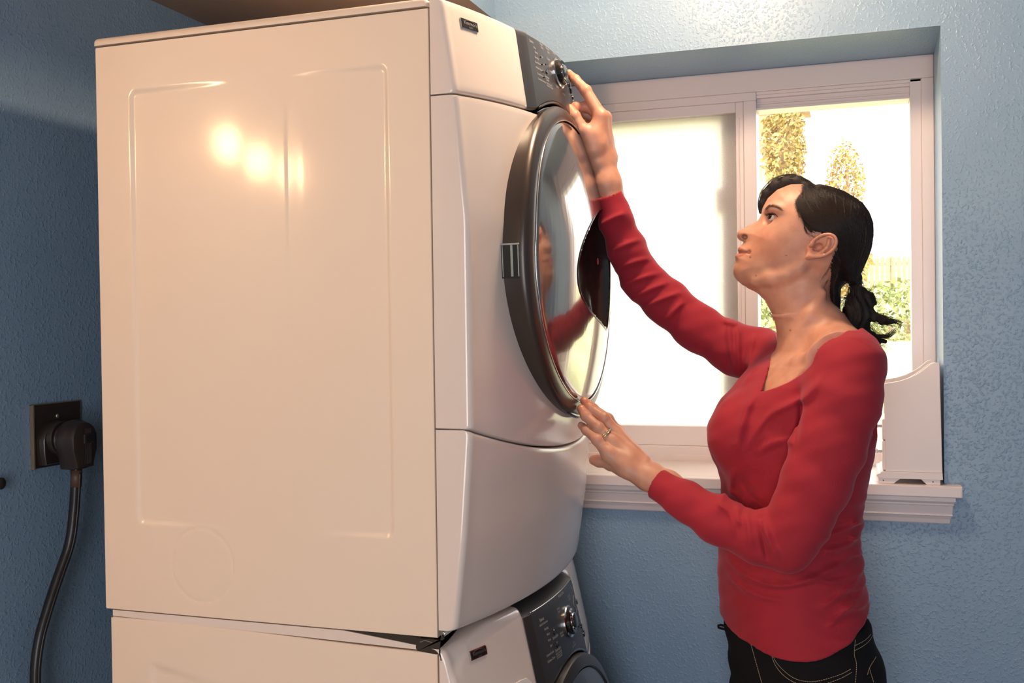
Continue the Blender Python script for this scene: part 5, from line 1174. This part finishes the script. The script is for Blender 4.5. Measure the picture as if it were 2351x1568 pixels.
# nails
M_nail = mat('nail', (0.74, 0.46, 0.38), 0.22)
for hd in (RHAND, LHAND):
    for (c, t, s_, bk, r) in hd['nails']:
        bm = bmesh.new(); n1, n2 = 7, 6; grid = []
        for i in range(n1):
            row = []
            for j in range(n2):
                a = (j/(n2-1)-.5)*1.5; l = (i/(n1-1)-.5)*r*1.5; wsc = 1-.25*max(0, (abs(i-(n1-1)/2)/((n1-1)/2))**3)
                p = np.array(c)+t*l+s_*math.sin(a*wsc)*r*.93+bk*math.cos(a*wsc)*r*.93+bk*.0006*(1 if 0 < i < n1-1 and 0 < j < n2-1 else -.6); row.append(bm.verts.new(p))
            grid.append(row)
        for i in range(n1-1):
            for j in range(n2-1): bm.faces.new([grid[i][j], grid[i][j+1], grid[i+1][j+1], grid[i+1][j]])
        bpart('nail', bm, M_nail)
# finger ring
pr = np.array(LHAND['fingers'][1][0][:3])*.45+np.array(LHAND['fingers'][1][1][:3])*.55; ax_ = unit(np.array(LHAND['fingers'][1][1][:3])-np.array(LHAND['fingers'][1][0][:3]))
def torus(bm, c, ax, R, r, n=40, m=10):
    a = unit(np.cross(ax, (0, 1, .2))); b = np.cross(ax, a); rings = []
    for k in range(n):
        t = 2*math.pi*k/n; d = a*math.cos(t)+b*math.sin(t); rings.append([bm.verts.new(np.array(c)+d*R+(d*math.cos(u)+np.array(ax)*math.sin(u))*r) for u in [2*math.pi*j/m for j in range(m)]])
    for k in range(n):
        for j in range(m): bm.faces.new([rings[k][j], rings[k][(j+1) % m], rings[(k+1) % n][(j+1) % m], rings[(k+1) % n][j]])
ring = empty('wedding_ring', tuple(pr), 'gold ring set with small stones on her left ring finger', 'ring')
bm = bmesh.new(); torus(bm, pr-ax_*.0020, ax_, .0118, .0013); torus(bm, pr+ax_*.0014, ax_, .0116, .0010); part('band', bm, M_gold, ring, True)
bm = bmesh.new(); bk = unit(np.array(LHAND['back'])-ax_*(np.array(LHAND['back'])@ax_)); sd = np.cross(ax_, bk)
for t in (-.5, -.2, .1, .4, .7):
    p = pr-ax_*.0003+(bk*math.cos(t)+sd*math.sin(t))*.0130; bmesh.ops.create_icosphere(bm, subdivisions=1, radius=.0013, matrix=Matrix.Translation(Vector(p)))
part('stones', bm, M_gem, ring)

# ---- shirt
HS = .0024 if QUALITY else .005
sf_ = Field((.72, .13, -.115), (1.262, .615, .725), HS)
sl, g = sf_.sub((.90, .16, -.115), (1.262, .65, .47)); sf_.blend(sl, torso_value(g, 0).astype(np.float32), 0)
for p in BUST: sf_.ellipsoid(p[:3], (p[3], p[3]*1.0, p[3]*1.05), None, .035)
sf_.chain([tuple(q) for q in TRAP], .03)
sf_.chain([tuple(q) for q in FARM], .022)
# near arm: keep a crease where it lies over the torso
ga = Field((.72, .13, -.115), (1.262, .615, .725), HS); ga.chain([tuple(q) for q in NARM], .015)
zz = ga.ax[2][None, None, :]; kk = (.004+.040*sst(.30, .40, zz)).astype(np.float32)
h_ = np.maximum(kk-np.abs(sf_.F-ga.F), 0)/kk; sf_.F = np.minimum(sf_.F, ga.F)-h_*h_*kk*.25; del ga, h_
fold_disp(sf_, 'all', 1.7)
# ruffled back and general softness
X_, Y_, Z_ = sf_.ax[0][:, None, None], sf_.ax[1][None, :, None], sf_.ax[2][None, None, :]
w = sst(1.10, 1.20, X_)*sst(-.09, -.04, Z_)*(1-sst(.12, .19, Z_))
sf_.F -= (.0032*np.sin(Z_*235+X_*30+np.sin(Y_*26)*1.5)*w).astype(np.float32)
sf_.F -= (.0006*np.sin(X_*60+Z_*95+np.sin(Y_*40+Z_*30)*1.5)+.0004*np.sin(Z_*190-X_*70+Y_*60)).astype(np.float32)
# neckline
d2 = poly_sd(sf_.ax[0][:, None], sf_.ax[2][None, :], NECKLINE)[:, None, :]
neck_cut = np.maximum(d2, np.abs(Y_-.40)-.16).astype(np.float32)
# rounded hem roll around the neckline
sf_.F = np.maximum(sf_.F, -neck_cut)
# hem
hem_ = catmull([(p[0], 0, p[1]) for p in HEM], 8); hx = [p[0] for p in hem_]; hz = [p[2] for p in hem_]
hemz = np.interp(sf_.ax[0], hx, hz)[:, None, None]; sf_.F = np.maximum(sf_.F, (hemz-Z_).astype(np.float32))
# cuffs
for arm in (NARM, FARM):
    A = np.array(arm[-1][:3]); B = np.array(arm[-2][:3]); t = unit(A-B)
    m = .05; sl, g = sf_.sub(A-m, A+m); d = ((g[0]-A[0])*t[0]+(g[1]-A[1])*t[1]+(g[2]-A[2])*t[2])
    loc = np.sqrt((g[0]-A[0])**2+(g[1]-A[1])**2+(g[2]-A[2])**2)
    sf_.F[sl] = np.where(loc < .048, np.maximum(sf_.F[sl], d), sf_.F[sl])
    sf_.capsule(tuple(A+t*.03), tuple(A-t*.014), arm[-1][3]-.0032, arm[-1][3]-.0036, 0, True)
shirt_me = to_mesh('top', [sf_.mesh('s')]); del sf_
M_shirt = mat('red_jersey', (0.335, 0.010, 0.025), 0.85, 0.0, Sheen_Weight=0.18, Sheen_Roughness=0.45)
M_shirt.node_tree.nodes['Principled BSDF'].inputs['Sheen Tint'].default_value = (1, .45, .55, 1)
bump(M_shirt, 700, .25, .0008, 2.0); mottle(M_shirt, (0.30, 0.009, 0.022), 14, .35, .7)
shirt = bpart('long_sleeved_top', shirt_me, M_shirt, True, 'red long-sleeved jersey top')
# ---- jeans
jf = Field((.92, .16, FLOOR+.055), (1.27, .64, -.03), .0045 if QUALITY else .008)
sl, g = jf.sub((.92, .16, -.30), (1.27, .64, -.03))
RG_J = RG_.copy()
tv = torso_value(g, -.0045); lo_ = sst(-.32, -.20, g[2]); jf.blend(sl, (tv+(1-lo_)*.04).astype(np.float32), 0)
jf.chain([tuple(q) for q in LEGN], .03, .004); jf.chain([tuple(q) for q in LEGF], .03, .004)
jf.F += (.0016*np.sin(jf.ax[2][None, None, :]*120+jf.ax[0][:, None, None]*60)).astype(np.float32)
jf.F[:, :, :2] = .01
M_jean = mat('black_denim', (0.0055, 0.005, 0.0065), 0.9, Specular_IOR_Level=0.2); bump(M_jean, 900, .4, .0008, 1.0)
jv = jf.mesh('j'); jeans = bpart('jeans', to_mesh('jeans', [jv]), M_jean, True, 'black denim jeans')
M_thread = mat('jean_thread', (0.50, 0.38, 0.22), .7)
# stitches lie on the jeans surface: march each point along y to the near surface
from mathutils.bvhtree import BVHTree
bvh = BVHTree.FromPolygons([tuple(v) for v in jv[0]], [tuple(q) for q in jv[1]])
bm = bmesh.new()
for ln in STITCH:
    P = catmull([(x, 0, z) for x, z in ln], 10); Q = []
    for p in P:
        h = bvh.ray_cast(Vector((p[0]+.004, -.3, p[2])), Vector((0, 1, 0)), 2)
        if h[0]: Q.append(h[0]+Vector((0, -.0004, 0)))
    acc = 0.0; on = True; seg = []
    D_ = 0.0
    for a, b in zip(Q, Q[1:]):
        L_ = (b-a).length; n_ = max(1, int(L_/.0030))
        for i in range(n_): 
            p0 = a.lerp(b, i/n_); p1 = a.lerp(b, (i+.62)/n_); tube(bm, [p0, p1], .00045, 4)
js = obj('stitching', bm, M_thread, jeans); js['kind'] = 'stuff'
bm = bmesh.new(); tube(bm, [(.985, .40, -.066), (.962, .40, -.0635), (.9530, .40, -.0625), (.9490, .40, -.064), (.9495, .40, -.067), (.955, .40, -.0685), (.980, .40, -.071)], .0022, 8); obj('belt_loop', bm, M_jean, jeans, True)
# shoes
M_shoe = mat('shoe_leather', (0.03, 0.025, 0.022), .4)
for leg in (LEGN, LEGF):
    x, y = leg[-1][0], leg[-1][1]; sfm = Field((x-.22, y-.07, FLOOR), (x+.07, y+.07, FLOOR+.13), .006)
    sfm.chain([(x+.01, y, FLOOR+.045, .038), (x-.05, y, FLOOR+.045, .040), (x-.13, y, FLOOR+.036, .036), (x-.17, y, FLOOR+.030, .026)], .03); sfm.chain([(x+.005, y, FLOOR+.05, .036), (x, y, FLOOR+.10, .036)], .02)
    Zs = sfm.ax[2][None, None, :]; sfm.F = np.maximum(sfm.F, (FLOOR+.004-Zs)); bpart('shoe', to_mesh('shoe', [sfm.mesh('x')]), M_shoe)

# ---- hair
M_hair = mat('dark_hair', (0.017, 0.0095, 0.0085), 0.38, 0.0)
M_core = mat('dark_hair_mass', (0.010, 0.0062, 0.0058), 0.62, 0.0); bump(M_core, 900, .5, .001, 2.0)
M_core.node_tree.nodes['Principled BSDF'].inputs['Specular IOR Level'].default_value = .3
M_hair.node_tree.nodes['Principled BSDF'].inputs['Specular IOR Level'].default_value = .45
hf = Field((1.0, .30, .40), (1.235, .50, .745), .0016 if QUALITY else .003)
sl, g = hf.sub((1.0, .30, .40), (1.235, .50, .745))
v = HAIRPL.value(g)
X_, Y_, Z_ = g
# strand grooves running toward the tie
tx_, tz_ = TIE[0][0], TIE[0][2]
ang = np.arctan2(Z_-tz_, X_-tx_); rad = np.hypot(X_-tx_, Z_-tz_)
v = v-(.0007*np.sin(ang*150+Y_*160)+.0006*np.sin(ang*67+Y_*90+1.3)+.0005*np.sin(ang*230))*sst(.01, .06, rad)
fp = poly_sd(hf.ax[0][:, None], hf.ax[2][None, :], FACEP)[:, None, :][sl[0]]
fp = poly_sd(X_[:, 0, :], Z_[0, :, :].reshape(1, -1), FACEP)[:, None, :]
jag = .0022*np.sin(ang*95)+.0015*np.sin(ang*53+2)
cutv = np.where(Y_ < 1, fp+jag, fp)
v = np.maximum(v, -cutv)
hf.F[sl] = np.minimum(hf.F[sl], v.astype(np.float32))
hf.chain([tuple(q) for q in BANG], .006)
for ch in [TAIL[0][:2]] + TAIL[5:]: hf.chain([tuple(q) for q in ch], .006)
hair = bpart('hair', to_mesh('hair', [hf.mesh('h')]), M_core, True, 'dark brown hair pulled back'); del hf
tf = Field((1.10, .34, .36), (1.30, .46, .57), .0015 if QUALITY else .003)
for ch in TAIL[:4]: tf.chain([tuple(q[:3])+(q[3]*.80,) for q in ch], .006)
X_, Y_, Z_ = tf.ax[0][:, None, None], tf.ax[1][None, :, None], tf.ax[2][None, None, :]
tf.F -= (.0013*np.sin(X_*420+Y_*300+np.sin(Z_*90)*2)+.0010*np.sin(X_*230-Y_*350+Z_*120)).astype(np.float32)
pony = bpart('ponytail', to_mesh('ponytail', [tf.mesh('t')]), M_core, True); del tf
bm = bmesh.new(); tube(bm, [(TIE[0][0]-.001, .40, TIE[0][2]+.004), (TIE[0][0]+.001, .40, TIE[0][2]-.005)], .0115, 16); bpart('hair_tie', bm, M_gloss)
bvh_h = BVHTree.FromPolygons([tuple(v) for v in head_vf[0]], [tuple(q) for q in head_vf[1]])
def near(x, z, lift=.0004):
    h = bvh_h.ray_cast(Vector((x, .1, z)), Vector((0, 1, 0)), .35); return (h[0]-Vector((0, lift, 0))) if h[0] else None
# strands
rng = np.random.RandomState(4)
SV = []; SF = []
def strand(pts, r0=.00035, r1=.0001, sides=3):
    P = np.array(pts); n = len(P); T = np.gradient(P, axis=0); T /= np.linalg.norm(T, axis=1)[:, None]+1e-9
    a = np.cross(T, np.array([.13, .9, .31])); a /= np.linalg.norm(a, axis=1)[:, None]+1e-9; b = np.cross(T, a); r = np.linspace(r0, r1, n)[:, None]; base = len(SV)*0+sum(len(q) for q in SV)
    ring = np.stack([P+(a*math.cos(t)+b*math.sin(t))*r for t in [2*math.pi*k/sides for k in range(sides)]], 1).reshape(-1, 3); SV.append(ring)
    i, k = np.meshgrid(np.arange(n-1), np.arange(sides), indexing='ij'); k2 = (k+1) % sides
    SF.append(np.stack([base+i*sides+k, base+i*sides+k2, base+(i+1)*sides+k2, base+(i+1)*sides+k], -1).reshape(-1, 4))
base_total = 0
HPa = np.array(HAIRP)
def flow(x0, z0, n=16, bow=.0):
    t = np.linspace(0, 1, n); x1, z1 = TIE[0][0]+rng.normal(0, .003), TIE[0][2]+rng.normal(0, .004)
    # bow upward/back like combed hair wrapping the skull
    nx_, nz_ = -(z1-z0), (x1-x0); Ln = math.hypot(nx_, nz_)+1e-9
    x = x0+(x1-x0)*t+nx_/Ln*bow*np.sin(math.pi*t)*Ln; z = z0+(z1-z0)*t+nz_/Ln*bow*np.sin(math.pi*t)*Ln
    return x, z
cnt = 0
for _ in range(5200 if QUALITY else 900):
    if rng.rand() < .35:    # from the hairline
        k = rng.randint(2, 11); a, b = np.array(FACEP[k]), np.array(FACEP[k+1]); p = a+(b-a)*rng.rand()+rng.normal(0, .0025, 2)+np.array([.002, 0])
    else: p = np.array([rng.uniform(1.075, 1.215), rng.uniform(.53, .70)])
    if -poly_sd(np.array([p[0]]), np.array([p[1]]), HAIRP)[0] < .0004 or poly_sd(np.array([p[0]]), np.array([p[1]]), FACEP)[0] < -.003: continue
    bow = np.clip((p[1]-.60)*2.0, -.05, .20)+rng.normal(0, .015)
    x, z = flow(p[0], p[1], 18, bow); d = -poly_sd(x, z, HAIRP); ok = d > .0002
    if not ok.all():
        m = int(np.argmin(ok)); 
        if m < 5: continue
        x, z = x[:m], z[:m]
    cut_ = rng.randint(8, 19); x, z = x[:cut_], z[:cut_]
    ins_ = poly_sd(x, z, FACEP) < -.0015; ins_[:3] = False
    if ins_.any(): x, z = x[:int(np.argmax(ins_))], z[:int(np.argmax(ins_))]
    if len(x) < 5: continue
    y = HAIRPL.side_y(x, z)-rng.uniform(.0, .0011)-.0004*np.sin(np.linspace(0, 6, len(x))+rng.rand()*6)
    strand(np.stack([x, y, z], 1), .00009, rng.uniform(.0003, .00045))
for _ in range(650 if QUALITY else 100):    # soft hairline: short strands starting on the skin
    k = rng.randint(1, 7); a, b = np.array(FACEP[k]), np.array(FACEP[k+1]); p = a+(b-a)*rng.rand(); dr = unit(np.array([TIE[0][0], TIE[0][2]])-p); dr = unit(dr+rng.normal(0, .25, 2))
    p = p-dr*rng.uniform(0, .007)+rng.normal(0, .001, 2); l = rng.uniform(.010, .022); Q = []
    for s0 in np.linspace(0, 1, 6):
        q = p+dr*l*s0; h = near(q[0], q[1], .0003)
        if h is None: break
        yh = float(HAIRPL.side_y(np.array([q[0]]), np.array([q[1]]))[0])-.0006; Q.append((q[0], min(h.y, h.y*(1-s0)+yh*s0), q[1]))
    if len(Q) == 6: strand(Q, .00008, .00022)
# silhouettes over the crown (run along the outline)
for _ in range(500 if QUALITY else 120):
    t0 = rng.uniform(0, .8); t1 = t0+rng.uniform(.1, .3); P = HPa[:15]; s = np.linspace(t0, min(t1, 1), 10)*(len(P)-1); i = np.clip(s.astype(int), 0, len(P)-2); f_ = (s-i)[:, None]
    q = P[i]*(1-f_)+P[i+1]*f_; y = .40+rng.normal(0, .03); drop = ((y-.40)/.07)**2*.03
    c = q-np.array([1.15, .60]); c /= np.linalg.norm(c, axis=1)[:, None]
    q = q-c*drop+c*(.0005+.0012*rng.rand()*np.sin(np.linspace(0, math.pi, 10)))[:, None]
    strand(np.stack([q[:, 0], np.full(10, y), q[:, 1]], 1), .0003, .00012)
BG = [tuple(p) for p in BANG]; bgc = np.array(catmull([p[:3] for p in BG][::-1], 5)); bgr = np.interp(np.linspace(0, 1, len(bgc)), np.linspace(0, 1, len(BG)), [p[3] for p in BG][::-1])
for _ in range(1800 if QUALITY else 150):
    a = rng.uniform(0, 2*math.pi); s = rng.uniform(.75, 1.06); L0 = rng.randint(0, 12); L1 = rng.randint(L0+10, len(bgc)+1) if L0+10 < len(bgc) else len(bgc)
    P = bgc[L0:L1].copy(); R_ = bgr[L0:L1]
    T = np.gradient(P, axis=0); T /= np.linalg.norm(T, axis=1)[:, None]; N1 = np.cross(T, (0, 1, 0)); N1 /= np.linalg.norm(N1, axis=1)[:, None]
    P += N1*(math.cos(a)*s*R_)[:, None]; P[:, 1] += math.sin(a)*s*R_
    strand(P+rng.normal(0, .0003, P.shape), .0003, .00012)
for _ in range(14):   # loose arcs over the fringe
    o = rng.uniform(.0015, .006); P = bgc[6:].copy(); T = np.gradient(P, axis=0); T /= np.linalg.norm(T, axis=1)[:, None]; N1 = np.cross(T, (0, 1, 0)); N1 /= np.linalg.norm(N1, axis=1)[:, None]
    N1 *= np.sign(N1[len(N1)//2, 2])
    P += N1*(bgr[6:]+o*np.sin(np.linspace(.5, math.pi, len(P))))[:, None]; strand(P, .00022, .00012)
def along(ch, n, spread, r0=.0003, wav=.002):
    C_ = np.array(catmull([p[:3] for p in ch], 5))
    for _ in range(n):
        o = rng.normal(0, spread, 3); t = np.linspace(0, 1, len(C_)); k0 = rng.randint(0, max(1, len(C_)//3)); k1 = rng.randint(max(k0+4, len(C_)*2//3), len(C_)+1)
        P = C_+o*(.3+.9*t[:, None])+np.stack([np.sin(t*7+rng.rand()*6), np.sin(t*6+rng.rand()*6), np.sin(t*8+rng.rand()*6)], 1)*wav*t[:, None]
        strand(P[k0:k1], r0, .00008)
for i, ch in enumerate(TAIL):
    along(ch, (900, 160, 200, 150, 26, 110)[i] if QUALITY else 30, (.010, .005, .005, .005, .003, .004)[i], .00032, .004)
for i, ch in enumerate(LOCKS):
    n_ = (34, 30, 34, 26, 14, 14, 16, 10, 8, 7, 5, 7, 7, 8)[i]
    if i >= 9:
        ch = [((near(q[0], q[2], .0008) or Vector(q[:3])).to_tuple()) for q in ch]
        along(ch, n_*2, .0016, .00013, .0012)
    else: along(ch, n_*2, .0026, .00026, .002)
sv = np.concatenate(SV); sfc = np.concatenate(SF)
strands = bpart('hair_strands', mesh_np('hair_strands', sv, sfc), M_hair, True); strands['kind'] = 'stuff'
# eyebrow and lashes
SV = []; SF = []
bc = np.array(catmull([q[:3] for q in BROW], 6))
M_brow = mat('brow_hair', (0.13, 0.058, 0.038), .6)
for _ in range(260 if QUALITY else 120):
    k = rng.randint(0, len(bc)-1); p = bc[k]+rng.normal(0, .0011, 3)*np.array([1, 0, 1.0]); t = unit(bc[min(k+2, len(bc)-1)]-bc[max(k-1, 0)]); up_ = np.array([.3, 0, .9])
    d = unit(np.array([t[0], 0, t[2]])+up_*rng.uniform(-.1, .5)*(1-k/len(bc))); l = rng.uniform(.003, .006)
    Q = [near(p[0]+d[0]*l*s, p[2]+d[2]*l*s, .0004+.0006*s) for s in (0, .5, 1)]
    if all(Q): strand([tuple(q) for q in Q], .00016, .00006)
bpart('eyebrow', mesh_np('eyebrow', np.concatenate(SV), np.concatenate(SF)), M_brow, True)
SV = []; SF = []
ec = EYEC+np.array([-.0045, 0, 0])
for i in range(70):     # upper lashes and lash line
    t = rng.uniform(-1, 1); p = ec+np.array(ax0)*.0104*t*(-1 if ax0[0] < 0 else 1)+cu_*.0046*math.sqrt(max(0, 1-t*t)); h = near(p[0], p[2], .0002)
    if h is None: continue
    p = np.array(h); d = unit(np.array([-.75, -.45, .35])+np.array([.35, 0, 0])*t); l = rng.uniform(.003, .006)
    strand([p, p+d*l*.5+np.array([0, 0, -.0003]), p+d*l+np.array([0, 0, .0010])], .00022, .00006)
for sgn, r_ in ((1, .00055),):
    Q = []
    for t in np.linspace(-1, 1, 15):
        p = ec+np.array(ax0)*.0102*t+cu_*(.0040+.0008*(t*ax0[0] < 0))*sgn*math.sqrt(max(0, 1-t*t)); h = near(p[0], p[2], .0001)
        if h is not None: Q.append(tuple(h))
    strand(Q, r_, r_)
bpart('eyelashes', mesh_np('eyelashes', np.concatenate(SV), np.concatenate(SF)), M_hair, True)
